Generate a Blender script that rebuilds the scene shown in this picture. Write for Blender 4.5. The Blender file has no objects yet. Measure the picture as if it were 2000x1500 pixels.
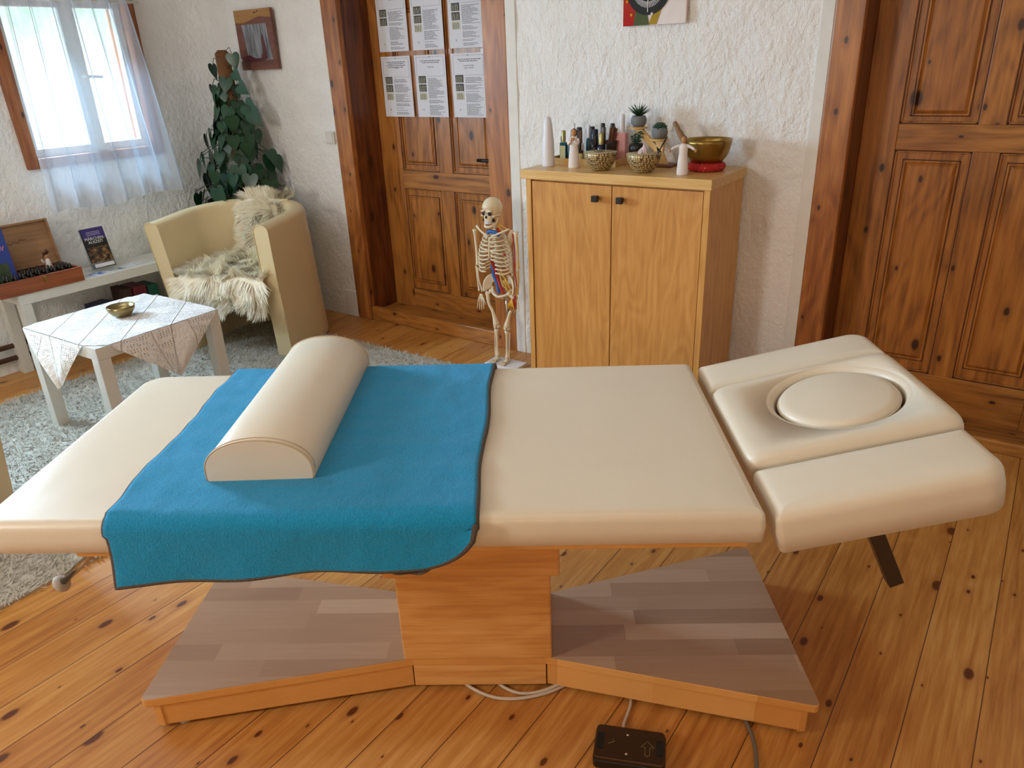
import bpy, bmesh, math, random
from mathutils import Vector, Matrix, Euler, noise as mnoise
random.seed(7)
PI = math.pi; R_ = math.radians
sc = bpy.context.scene
COL = sc.collection

# ---------------------------------------------------------------- camera, light, exposure
cam_d = bpy.data.cameras.new('camera'); cam = bpy.data.objects.new('camera', cam_d); COL.objects.link(cam)
cam_d.sensor_width = 36.0; cam_d.lens = 36.0 * 1457.0 / 2000.0; cam_d.clip_start = 0.02; cam_d.clip_end = 60
cam.matrix_world = Matrix(((0.8188, -0.2011, 0.5378, 0), (0.5728, 0.3468, -0.7424, 0), (-0.0376, 0.9161, 0.3995, 1.411), (0, 0, 0, 1)))
_r = cam.matrix_world.to_3x3(); _q = _r.to_quaternion()
cam.matrix_world = Matrix.Translation((0, 0, 1.411)) @ _q.to_matrix().to_4x4()
sc.camera = cam
w = bpy.data.worlds.new('sky'); sc.world = w; w.use_nodes = True
bg = w.node_tree.nodes['Background']; bg.inputs[0].default_value = (0.70, 0.88, 1.0, 1); bg.inputs[1].default_value = 3.0

def area(name, loc, target, sx, sy, energy, color, spread=PI):
    l = bpy.data.lights.new(name, 'AREA'); l.shape = 'RECTANGLE'; l.size = sx; l.size_y = sy; l.energy = energy; l.color = color; l.spread = spread
    o = bpy.data.objects.new(name, l); COL.objects.link(o); o.location = loc
    d = Vector(target) - Vector(loc); o.rotation_euler = d.to_track_quat('-Z', 'Y').to_euler(); return o
area('added_side_fill', (-4.75, 0.78, 1.50), (-3.0, 1.2, 0.85), 0.80, 0.80, 210, (0.56, 0.80, 1.0))  # fill light outside an added, unseen side window
area('sky_over_garden', (-5.3, 2.3, 2.9), (-4.0, 2.2, 1.2), 0.9, 0.5, 330, (0.66, 0.86, 1.0))
area('rear_window_daylight', (-2.3, -1.45, 1.70), (-1.2, 2.6, 0.9), 0.40, 0.60, 28, (1.0, 0.93, 0.84))
area('rear_lamp_light', (0.7, -1.2, 1.5), (-0.3, 1.4, 0.4), 0.4, 0.4, 9, (1.0, 0.58, 0.26))
area('ceiling_fill_left', (-2.9, 0.9, 2.30), (-3.1, 1.6, 0.0), 1.4, 1.4, 12, (0.86, 0.94, 1.0))  # added cool overhead fill, not a real ceiling fitting
area('ceiling_fill_right', (-0.2, 0.8, 2.30), (-0.4, 1.3, 0.0), 1.2, 1.2, 6, (1.0, 0.86, 0.68))  # added warm overhead fill, no lamp of the room
sc.view_settings.view_transform = 'Standard'; sc.view_settings.look = 'None'; sc.view_settings.gamma = 1.0
sc.view_settings.use_curve_mapping = False; sc.view_settings.exposure = 0.20
sc.cycles.use_denoising = True
sc.cycles.max_bounces = 8; sc.cycles.diffuse_bounces = 5; sc.cycles.transparent_max_bounces = 12; sc.cycles.sample_clamp_indirect = 6

# ---------------------------------------------------------------- colours and materials
def lin(h):
    h = h.lstrip('#'); c = [int(h[i:i+2], 16) / 255 for i in (0, 2, 4)]
    return tuple((x / 12.92 if x <= 0.04045 else ((x + 0.055) / 1.055) ** 2.4) for x in c) + (1.0,)
class NT:
    def __init__(s, name):
        s.m = bpy.data.materials.new(name); s.m.use_nodes = True; s.t = s.m.node_tree; s.t.nodes.clear()
        s.out = s.n('ShaderNodeOutputMaterial')
    def n(s, t, **kw):
        x = s.t.nodes.new(t)
        for k, v in kw.items(): setattr(x, k, v)
        return x
    def l(s, a, b): s.t.links.new(a, b)
    def coord(s, kind='Object'): return s.n('ShaderNodeTexCoord').outputs[kind]
    def map(s, vec, scale=(1, 1, 1), loc=(0, 0, 0), rot=(0, 0, 0)):
        m = s.n('ShaderNodeMapping'); m.inputs['Scale'].default_value = scale; m.inputs['Location'].default_value = loc; m.inputs['Rotation'].default_value = rot
        s.l(vec, m.inputs[0]); return m.outputs[0]
    def noise(s, vec, scale=5, detail=3, rough=0.5, dist=0.0):
        x = s.n('ShaderNodeTexNoise'); x.inputs['Scale'].default_value = scale; x.inputs['Detail'].default_value = detail
        x.inputs['Roughness'].default_value = rough; x.inputs['Distortion'].default_value = dist; s.l(vec, x.inputs['Vector']); return x
    def voro(s, vec, scale=5, feature='F1', rnd=1.0, dim='3D'):
        x = s.n('ShaderNodeTexVoronoi', feature=feature); x.voronoi_dimensions = dim; x.inputs['Scale'].default_value = scale; x.inputs['Randomness'].default_value = rnd; s.l(vec, x.inputs['Vector']); return x
    def ramp(s, fac, stops):
        r = s.n('ShaderNodeValToRGB'); e = r.color_ramp.elements
        while len(e) < len(stops): e.new(0.5)
        for i, (p, c) in enumerate(stops): e[i].position = p; e[i].color = c if len(c) == 4 else tuple(c) + (1,)
        s.l(fac, r.inputs[0]); return r.outputs[0]
    def math(s, op, a, b=None, c=None):
        m = s.n('ShaderNodeMath', operation=op)
        for i, v in enumerate((a, b, c)):
            if v is None: continue
            if isinstance(v, (int, float)): m.inputs[i].default_value = v
            else: s.l(v, m.inputs[i])
        return m.outputs[0]
    def mix(s, fac, a, b, mode='MIX'):
        m = s.n('ShaderNodeMix', data_type='RGBA', blend_type=mode)
        for i, v in ((0, fac), (6, a), (7, b)):
            if isinstance(v, (int, float)): m.inputs[i].default_value = v
            elif isinstance(v, tuple): m.inputs[i].default_value = v
            else: s.l(v, m.inputs[i])
        return m.outputs[2]
    def bump(s, h, strength=0.5, dist=0.01, normal=None):
        b = s.n('ShaderNodeBump'); b.inputs['Strength'].default_value = strength; b.inputs['Distance'].default_value = dist
        s.l(h, b.inputs['Height'])
        if normal is not None: s.l(normal, b.inputs['Normal'])
        return b.outputs[0]
    def bsdf(s, color, rough=0.5, metal=0.0, normal=None, **kw):
        p = s.n('ShaderNodeBsdfPrincipled')
        for k, v in (('Base Color', color), ('Roughness', rough), ('Metallic', metal)):
            if isinstance(v, (int, float, tuple)): p.inputs[k].default_value = v
            else: s.l(v, p.inputs[k])
        if normal is not None: s.l(normal, p.inputs['Normal'])
        for k, v in kw.items():
            k = k.replace('_', ' ')
            p.inputs[k].default_value = v
        s.l(p.outputs[0], s.out.inputs[0]); return p
def sep(N, vec):
    x = N.n('ShaderNodeSeparateXYZ'); N.l(vec, x.inputs[0]); return x.outputs
def comb(N, a, b, c):
    x = N.n('ShaderNodeCombineXYZ')
    for i, v in enumerate((a, b, c)):
        if isinstance(v, (int, float)): x.inputs[i].default_value = v
        else: N.l(v, x.inputs[i])
    return x.outputs[0]
def plain(name, hexc, rough=0.5, metal=0.0, var=0.04, bump=0.0, bscale=60, **kw):
    N = NT(name); co = N.coord(); c = lin(hexc)
    nz = N.noise(co, 18, 3)
    dark = tuple(max(0, x * (1 - 3 * var)) for x in c[:3]) + (1,)
    colr = N.mix(nz.outputs[0], dark, tuple(min(1, x * (1 + var)) for x in c[:3]) + (1,))
    nm = None
    if bump > 0: nm = N.bump(N.noise(co, bscale, 4).outputs[0], bump, 0.004)
    N.bsdf(colr, rough, metal, nm, **kw); return N.m
def plaster(name, hexc):
    N = NT(name); co = N.coord()
    warp = N.noise(co, 9, 2)
    wv = N.n('ShaderNodeVectorMath', operation='ADD'); sm = N.n('ShaderNodeVectorMath', operation='SCALE'); sm.inputs['Scale'].default_value = 0.03
    N.l(warp.outputs['Color'], sm.inputs[0]); N.l(co, wv.inputs[0]); N.l(sm.outputs[0], wv.inputs[1])
    n1 = N.noise(N.map(wv.outputs[0], (1, 1, 0.7), rot=(0.4, 0.3, 0.5)), 44, 4, 0.6, 0.0)
    n2 = N.noise(co, 7, 3, 0.5)
    h = N.math('ADD', N.math('MULTIPLY', n1.outputs[0], 0.7), N.math('MULTIPLY', n2.outputs[0], 0.8))
    nm = N.bump(h, 0.75, 0.026)
    c = N.mix(N.ramp(n2.outputs[0], [(0.3, (0, 0, 0)), (0.75, (1, 1, 1))]), tuple(x * 0.93 for x in lin(hexc)[:3]) + (1,), lin(hexc))
    N.bsdf(c, 0.92, 0, nm); return N.m
def wood(name, light, mid, dark, axis='Z', fine=60, ring=5.0, knots=0.0, rough=0.5, coat=0.0, tone=0.5, kscale=5.0, across='X', bump=0.25):
    N = NT(name); co = N.coord(); ai = 'XYZ'.index(axis)
    sc_ = [1, 1, 1]; sc_[ai] = 0.06
    st = N.map(co, tuple(sc_))
    sl = [1, 1, 1]; sl[ai] = 0.22
    st2 = N.map(co, tuple(sl))
    warp = N.noise(st2, 3.5, 3, 0.5, 0.4)
    # cathedral rings: distance field bands of a slow noise
    bands = N.math('SINE', N.math('MULTIPLY', warp.outputs[0], ring * 2 * PI * 2.2))
    fineN = N.noise(st, fine, 4, 0.65)
    f = N.math('ADD', N.math('MULTIPLY', bands, 0.07), N.math('MULTIPLY', fineN.outputs[0], 0.9))
    f = N.math('ADD', f, N.math('MULTIPLY', N.noise(co, 1.6, 2).outputs[0], tone * 0.5)); f = N.math('SUBTRACT', f, tone * 0.25)
    colr = N.ramp(f, [(0.2, lin(dark)), (0.45, lin(mid)), (0.72, lin(light))])
    h = fineN.outputs[0]
    if knots > 0:
        cx_, cy_, cz_ = sep(N, co)
        a_ = N.math('ADD', cx_, N.math('MULTIPLY', cy_, 1.3)) if axis == 'Z' else N.math('ADD', cz_, N.math('MULTIPLY', cy_, 1.3))
        b_ = cz_ if axis == 'Z' else cx_
        v = N.voro(comb(N, N.math('MULTIPLY', a_, kscale), N.math('MULTIPLY', N.math('ADD', b_, 3.7), kscale * 0.55), 0.0), 1.0, dim='2D')
        kd = N.math('DIVIDE', v.outputs['Distance'], N.math('ADD', N.math('MULTIPLY', sep(N, v.outputs['Color'])[0], 1.3), 0.35))
        halo = N.ramp(kd, [(0.02, (1, 1, 1)), (0.22 * knots, (0, 0, 0))])
        core = N.ramp(kd, [(0.05 * knots, (1, 1, 1)), (0.085 * knots, (0, 0, 0))])
        colr = N.mix(N.math('MULTIPLY', halo, 0.55), colr, lin(dark))
        colr = N.mix(core, colr, lin('3a1a0a'))
    nm = N.bump(h, bump, 0.002)
    p = N.bsdf(colr, rough, 0, nm); p.inputs['Coat Weight'].default_value = coat; p.inputs['Coat Roughness'].default_value = 0.25
    return N.m
def floor_mat():
    N = NT('pine_floor'); co = N.coord(); x, y, z = sep(N, co)
    s = N.math('DIVIDE', N.math('ADD', x, 0.03), 0.14); pid = N.math('FLOOR', s); fr = N.math('FRACT', s)
    wn = N.n('ShaderNodeTexWhiteNoise', noise_dimensions='1D'); N.l(pid, wn.inputs['W']); rv = wn.outputs['Value']
    vec = comb(N, x, N.math('ADD', y, N.math('MULTIPLY', rv, 9.0)), N.math('MULTIPLY', pid, 0.37))
    warp = N.noise(N.map(vec, (1, 0.2, 1)), 4.2, 3, 0.5, 0.5)
    bands = N.math('SINE', N.math('MULTIPLY', warp.outputs[0], 70))
    fn = N.noise(N.map(vec, (1, 0.05, 1)), 75, 4, 0.65)
    f = N.math('ADD', N.math('MULTIPLY', bands, 0.045), fn.outputs[0]); f = N.math('ADD', f, N.math('MULTIPLY', N.math('SUBTRACT', rv, 0.5), 0.22))
    colr = N.ramp(f, [(0.22, lin('a2642a')), (0.5, lin('c08440')), (0.8, lin('d4a05a'))])
    v = N.voro(N.map(vec, (8.5, 4.4, 0.01), loc=(0.3, 0.7, 0)), 1.0, dim='2D')
    cr = sep(N, v.outputs['Color'])
    kd = N.math('DIVIDE', v.outputs['Distance'], N.math('ADD', N.math('MULTIPLY', N.math('POWER', cr[0], 3.0), 1.0), 0.20))
    colr = N.mix(N.math('MULTIPLY', N.ramp(kd, [(0.06, (1, 1, 1)), (0.30, (0, 0, 0))]), 0.5), colr, lin('9a5a22'))
    colr = N.mix(N.ramp(kd, [(0.07, (1, 1, 1)), (0.11, (0, 0, 0))]), colr, lin('5c2c14'))
    gap = N.math('MINIMUM', fr, N.math('SUBTRACT', 1.0, fr))
    g = N.ramp(gap, [(0.004, (1, 1, 1)), (0.012, (0, 0, 0))])
    colr = N.mix(g, colr, lin('4a2410'))
    h = N.math('SUBTRACT', N.math('MULTIPLY', fn.outputs[0], 0.25), g)
    nm = N.bump(h, 0.35, 0.002)
    p = N.bsdf(colr, N.math('ADD', N.math('MULTIPLY', fn.outputs[0], 0.22), 0.27), 0, nm); p.inputs['Coat Weight'].default_value = 0.15; p.inputs['Coat Roughness'].default_value = 0.3
    return N.m
def parquet(name, c1, c2, c3, bw=0.42, bh=0.054, rough=0.35, coat=0.3):
    N = NT(name); co = N.coord(); x, y, z = sep(N, co)
    row = N.math('FLOOR', N.math('DIVIDE', y, bh))
    wn = N.n('ShaderNodeTexWhiteNoise', noise_dimensions='1D'); N.l(row, wn.inputs['W'])
    xs = N.math('ADD', N.math('DIVIDE', x, bw), N.math('MULTIPLY', wn.outputs[0], 7.0)); cell = N.math('FLOOR', xs)
    wn2 = N.n('ShaderNodeTexWhiteNoise', noise_dimensions='2D'); N.l(comb(N, row, cell, 0), wn2.inputs['Vector'])
    fn = N.noise(N.map(co, (0.06, 1, 1)), 90, 3, 0.6)
    f = N.math('ADD', N.math('MULTIPLY', wn2.outputs[0], 0.75), N.math('MULTIPLY', fn.outputs[0], 0.3))
    colr = N.ramp(f, [(0.15, lin(c1)), (0.55, lin(c2)), (0.95, lin(c3))])
    p = N.bsdf(colr, rough, 0, N.bump(fn.outputs[0], 0.08, 0.001)); p.inputs['Coat Weight'].default_value = coat; p.inputs['Coat Roughness'].default_value = 0.2
    return N.m
def glass(name, tint=(1, 1, 1, 1), rough=0.0, fac=0.12):
    N = NT(name); tr = N.n('ShaderNodeBsdfTransparent'); tr.inputs[0].default_value = tint
    gl = N.n('ShaderNodeBsdfGlossy'); gl.inputs['Roughness'].default_value = rough + 0.02
    mx = N.n('ShaderNodeMixShader'); mx.inputs[0].default_value = fac
    N.l(tr.outputs[0], mx.inputs[1]); N.l(gl.outputs[0], mx.inputs[2]); N.l(mx.outputs[0], N.out.inputs[0]); return N.m
def sheer(name):
    N = NT(name); co = N.coord()
    tr = N.n('ShaderNodeBsdfTransparent'); tl = N.n('ShaderNodeBsdfTranslucent'); df = N.n('ShaderNodeBsdfDiffuse')
    tl.inputs[0].default_value = (0.50, 0.64, 0.85, 1); df.inputs[0].default_value = (0.82, 0.87, 0.95, 1)
    wv = N.n('ShaderNodeTexWave'); wv.inputs['Scale'].default_value = 260; N.l(co, wv.inputs[0])
    a = N.n('ShaderNodeMixShader'); a.inputs[0].default_value = 0.60; N.l(tl.outputs[0], a.inputs[1]); N.l(df.outputs[0], a.inputs[2])
    lw = N.n('ShaderNodeLayerWeight'); lw.inputs[0].default_value = 0.45
    f = N.math('ADD', N.math('MULTIPLY', lw.outputs['Facing'], 0.45), N.math('ADD', N.math('MULTIPLY', wv.outputs[1], 0.05), 0.36))
    b = N.n('ShaderNodeMixShader'); N.l(f, b.inputs[0]); N.l(tr.outputs[0], b.inputs[1]); N.l(a.outputs[0], b.inputs[2]); N.l(b.outputs[0], N.out.inputs[0]); return N.m
M = {}
M['plaster'] = plaster('white_plaster', 'f1f0ee')
M['smooth_plaster'] = plain('smooth_plaster', 'e6e4df', 0.9, bump=0.3, bscale=25)
M['ceiling'] = plain('ceiling_paint', 'e6e2d8', 0.95)
M['floor'] = floor_mat()
M['pine_frame'] = wood('pine_frame', 'be7c3c', 'a0602a', '743e16', 'Z', 45, 6, 0.7, 0.42, 0.2, 0.4, 7.0)
M['pine_jamb'] = wood('pine_jamb', '8a4e22', '6c3614', '421c08', 'Z', 40, 5, 0.9, 0.45, 0.15, 0.5, 4.0)
M['pine_door'] = wood('pine_door', 'c2823a', 'a86a2c', '74441a', 'Z', 50, 6, 0.8, 0.40, 0.2, 0.5, 6.0)
M['pine_rail'] = wood('pine_rail', 'c4863e', 'a96e30', '78481e', 'X', 50, 7, 0.8, 0.40, 0.2, 0.5, 6.0)
M['groove_shade'] = plain('door_groove_shade', '4c260e', 0.6)  # shade colour for the lines around the door panels
M['maple'] = wood('maple_veneer', 'dcab62', 'd09a52', 'bd8340', 'Z', 70, 7.0, 0, 0.38, 0.2, 0.3, bump=0.05)
M['maple_door'] = wood('maple_door', 'd6a05a', 'c98f4a', 'b67c3c', 'Z', 60, 9.0, 0, 0.36, 0.25, 0.4, 1.4, bump=0.05)
M['maple_top'] = wood('maple_top', 'e2bc7c', 'd8ae6c', 'c89850', 'X', 70, 2.2, 0, 0.38, 0.2, 0.3, bump=0.05)
M['beech'] = wood('beech', 'e8b472', 'dda25c', 'c88846', 'X', 60, 7.0, 0, 0.36, 0.25, 0.3, bump=0.05)
M['beech_edge'] = parquet('beech_edge', 'd0904a', 'dea25a', 'e8b26c', 0.22, 0.5, 0.35, 0.2)
M['laminate'] = parquet('grey_beech_laminate', '94735a', 'a8886e', 'bc9f85')
def leather(name, hexc, rough=0.36):
    N = NT(name); co = N.coord(); v = N.voro(co, 900); n = N.noise(co, 14, 3)
    nm = N.bump(v.outputs['Distance'], 0.10, 0.0006, N.bump(n.outputs[0], 0.12, 0.008))
    c = lin(hexc); N.bsdf(N.mix(n.outputs[0], tuple(x * 0.95 for x in c[:3]) + (1,), c), rough, 0, nm); return N.m
M['leather'] = leather('cream_upholstery', 'dfd3bf', 0.38)
M['chair_leather'] = leather('chair_upholstery', 'd9c59a', 0.38)
M['seam'] = plain('seam_thread', 'c6b093', 0.7)
M['steel'] = plain('dark_steel', '5c5650', 0.3, 0.9)
M['chrome'] = plain('chrome', 'b8b4ae', 0.15, 1.0)
M['capgrey'] = plain('cap_grey', 'b9b0a4', 0.5)
M['black'] = plain('black_plastic', '17120e', 0.4)
M['rubber'] = plain('black_rubber', '0c0a09', 0.7)
M['white_foil'] = plain('white_foil', 'dcdad3', 0.35)
M['paper'] = plain('white_paper', 'dfe1ea', 0.8, var=0.01)
M['ink'] = plain('ink_grey', '4c4e58', 0.9)
M['inkdark'] = plain('ink_black', '23232a', 0.9)
M['photo'] = plain('photo_print', '4d4f48', 0.8)
M['photolight'] = plain('photo_light', 'c9c7b4', 0.8)
M['bone'] = plain('bone', 'e6d6b8', 0.5, bump=0.15, bscale=120)
M['socket'] = plain('socket_dark', '2a1c12', 0.8)
M['red'] = plain('artery_red', 'a8201c', 0.4)
M['blue'] = plain('vein_blue', '2c68b4', 0.4)
M['yellow'] = plain('nerve_yellow', 'dfae3a', 0.5)
M['brass'] = plain('hammered_brass', '9a7c40', 0.30, 0.95, bump=0.35, bscale=45)
M['brassold'] = plain('bowl_bronze', '94835a', 0.3, 0.95, bump=0.2, bscale=50)
M['concrete'] = plain('grey_pot', '75797a', 0.8)
M['leaf'] = plain('philodendron_leaf', '214a2e', 0.32, var=0.15)
M['succulent'] = plain('succulent', '31503a', 0.6, var=0.15)
M['stem'] = plain('vine_stem', '39482a', 0.6)
M['coir'] = plain('moss_pole_coir', '7a5230', 0.95, var=0.2, bump=1.0, bscale=90)
M['dress'] = plain('carved_white', 'e6dcd8', 0.7)
M['skin'] = plain('figure_skin', 'c08a58', 0.7)
M['hair'] = plain('figure_hair', '5a3420', 0.7)
M['bottle_blue'] = plain('dark_blue_bottle', '101636', 0.2)
M['bottle_black'] = plain('black_bottle', '14110f', 0.3)
M['bottle_teal'] = plain('teal_bottle', '1a5a68', 0.25)
M['frost'] = plain('frosted_white', 'e2e0e4', 0.4)
M['pink'] = plain('pink_lotion', 'd99a9a', 0.35)
M['gold'] = plain('gold_cap', 'a89a62', 0.3, 0.6)
M['labelcream'] = plain('label_cream', 'd9cf9c', 0.7)
M['basket'] = plain('woven_basket', '3b241a', 0.8, bump=1.0, bscale=140)
M['stick'] = plain('cinnamon_bark', '6a4028', 0.8, var=0.2)
M['mallet'] = plain('mallet_wood', '8b6744', 0.6)
M['crystal'] = plain('rose_crystal', 'd8c4cc', 0.15)
M['cloudy'] = plain('potting_soil', '2a1d14', 0.95)
M['box_wood'] = wood('box_wood', 'a25a30', '8c4824', '6e3418', 'Y', 40, 4, 0, 0.45, 0.1, 0.4)
M['lid_wood'] = wood('lid_wood', 'a88260', '9a7452', '84603f', 'Y', 40, 3, 0, 0.6, 0, 0.3)
M['amber'] = plain('oil_bottle', '0d0b10', 0.25)
M['navy'] = plain('navy_print', '2a3f8c', 0.5)
M['brochure_top'] = plain('brochure_violet', '3a2f72', 0.4)
M['brochure_dark'] = plain('brochure_dark', '17161a', 0.4)
M['maroon'] = plain('maroon_binder', '5e1020', 0.5)
M['green'] = plain('green_binder', '0f4a3a', 0.5)
M['bluefolder'] = plain('blue_folder', '162458', 0.5)
M['clear'] = glass('clear_acrylic', (0.95, 0.97, 0.98, 1), 0.0, 0.10)
M['pane'] = glass('window_glass', (0.97, 0.99, 1, 1), 0.0, 0.06)
M['sheer'] = sheer('sheer_curtain')
M['cable'] = plain('white_cable', 'cfc3b2', 0.5)
M['cablegrey'] = plain('grey_cable', '6e6459', 0.5)
M['bronze_plate'] = plain('anodised_plate', '5a4a38', 0.34, 0.85)
M['pipe'] = plain('brown_pipe', '4a2c1c', 0.5)

def towel_mat(name, hexc):
    N = NT(name); co = N.coord(); n = N.noise(co, 260, 3, 0.7); n2 = N.noise(co, 22, 3)
    c = lin(hexc); colr = N.mix(n.outputs[0], tuple(x * 0.62 for x in c[:3]) + (1,), tuple(min(1, x * 1.25) for x in c[:3]) + (1,))
    nm = N.bump(n.outputs[0], 0.9, 0.004, N.bump(n2.outputs[0], 0.5, 0.012))
    N.bsdf(colr, 0.95, 0, nm, Sheen_Weight=0.12, Sheen_Roughness=0.5); return N.m
M['towel'] = towel_mat('turquoise_terry', '0693c8')
M['hem'] = plain('overlock_hem', '5a5048', 0.9, bump=0.8, bscale=300)
def fur_mat(name, a, b):
    N = NT(name); co = N.coord(); n = N.noise(co, 30, 3)
    N.bsdf(N.mix(n.outputs[0], lin(a), lin(b)), 0.75, 0, None, Sheen_Weight=0.3); return N.m
M['fur'] = fur_mat('sheepskin_wool', 'efe2bc', 'fffbf2')
M['rug'] = fur_mat('rug_pile', '9f988a', 'cdc8bc')
def bowlweave():
    N = NT('gold_scale_bowl'); co = N.coord(); v = N.voro(N.map(co, (1, 1, 1.2)), 105, 'DISTANCE_TO_EDGE', 0.35)
    g = N.ramp(v.outputs['Distance'], [(0.06, (1, 1, 1)), (0.16, (0, 0, 0))])
    N.bsdf(N.mix(g, lin('cdb684'), lin('4a3420')), 0.4, 0.3, N.bump(g, -0.5, 0.002)); return N.m
M['scale'] = bowlweave()
def redcloth():
    N = NT('red_patterned_cloth'); co = N.coord(); v = N.voro(co, 130); r = N.ramp(v.outputs['Distance'], [(0.2, (1, 1, 1)), (0.3, (0, 0, 0))])
    sel = N.ramp(sep(N, v.outputs['Color'])[0], [(0.6, (0, 0, 0)), (0.62, (1, 1, 1))])
    N.bsdf(N.mix(N.math('MULTIPLY', r, sel), lin('b01a1c'), lin('d9a88c')), 0.8, 0, N.bump(v.outputs[0], 0.3, 0.002)); return N.m
M['redcloth'] = redcloth()
def lace():
    N = NT('white_lace'); co = N.coord(); r = N.map(co, (1, 1, 1), rot=(0, 0, PI / 4))
    x, y, z = sep(N, r)
    br = N.voro(N.map(co, (1, 1, 1), rot=(0, 0, PI / 4)), 110, 'F1', 0.15)
    dots = N.ramp(br.outputs['Distance'], [(0.22, (1, 1, 1)), (0.30, (0, 0, 0))])
    zone = N.noise(r, 9, 1)
    zf = N.ramp(N.math('PINGPONG', N.math('ADD', N.math('MULTIPLY', x, 9.0), N.math('MULTIPLY', zone.outputs[0], 0.8)), 1.0), [(0.62, (0, 0, 0)), (0.66, (1, 1, 1))])
    zg = N.ramp(N.math('PINGPONG', N.math('ADD', N.math('MULTIPLY', y, 11.0), 0.4), 1.0), [(0.70, (0, 0, 0)), (0.74, (1, 1, 1))])
    hole = N.math('MULTIPLY', dots, N.math('MAXIMUM', zf, zg))
    line = N.ramp(N.math('PINGPONG', N.math('MULTIPLY', x, 17.0), 1.0), [(0.02, (1, 1, 1)), (0.05, (0, 0, 0))])
    line2 = N.ramp(N.math('PINGPONG', N.math('MULTIPLY', y, 13.0), 1.0), [(0.02, (1, 1, 1)), (0.07, (0, 0, 0))])
    n = N.noise(co, 60, 4)
    h = N.math('ADD', N.math('ADD', N.math('MULTIPLY', line, 0.6), N.math('MULTIPLY', line2, 0.6)), N.math('SUBTRACT', n.outputs[0], N.math('MULTIPLY', hole, 1.2)))
    colr = N.mix(N.math('MULTIPLY', N.math('MAXIMUM', N.math('MAXIMUM', line, line2), n.outputs[0]), 0.5), lin('f2eeec'), lin('b8b0ac'))
    p = N.bsdf(colr, 0.9, 0, N.bump(h, 1.0, 0.006)); N.l(N.math('SUBTRACT', 1.0, N.math('MULTIPLY', hole, 0.9)), p.inputs['Alpha']); return N.m
M['lace'] = lace()
def art_mat():
    N = NT('painted_slate'); co = N.coord(); n = N.noise(N.map(co, (1, 1, 0.12), rot=(0, 0.35, 0)), 60, 4)
    N.bsdf(N.ramp(n.outputs[0], [(0.3, lin('4a484c')), (0.55, lin('7d7f86')), (0.8, lin('aeb3bb'))]), 0.4); return N.m
M['slate'] = art_mat()
M['art_wood'] = wood('art_brown_wood', '845546', '6f4336', '55302a', 'X', 30, 3, 0, 0.5, 0, 0.4)
M['art_pale'] = wood('art_pale_wood', 'b58a56', 'a0743f', '84592c', 'X', 30, 3, 0, 0.5, 0, 0.4)
M['maroon_paint'] = plain('maroon_paint', '57202a', 0.4)

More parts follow.
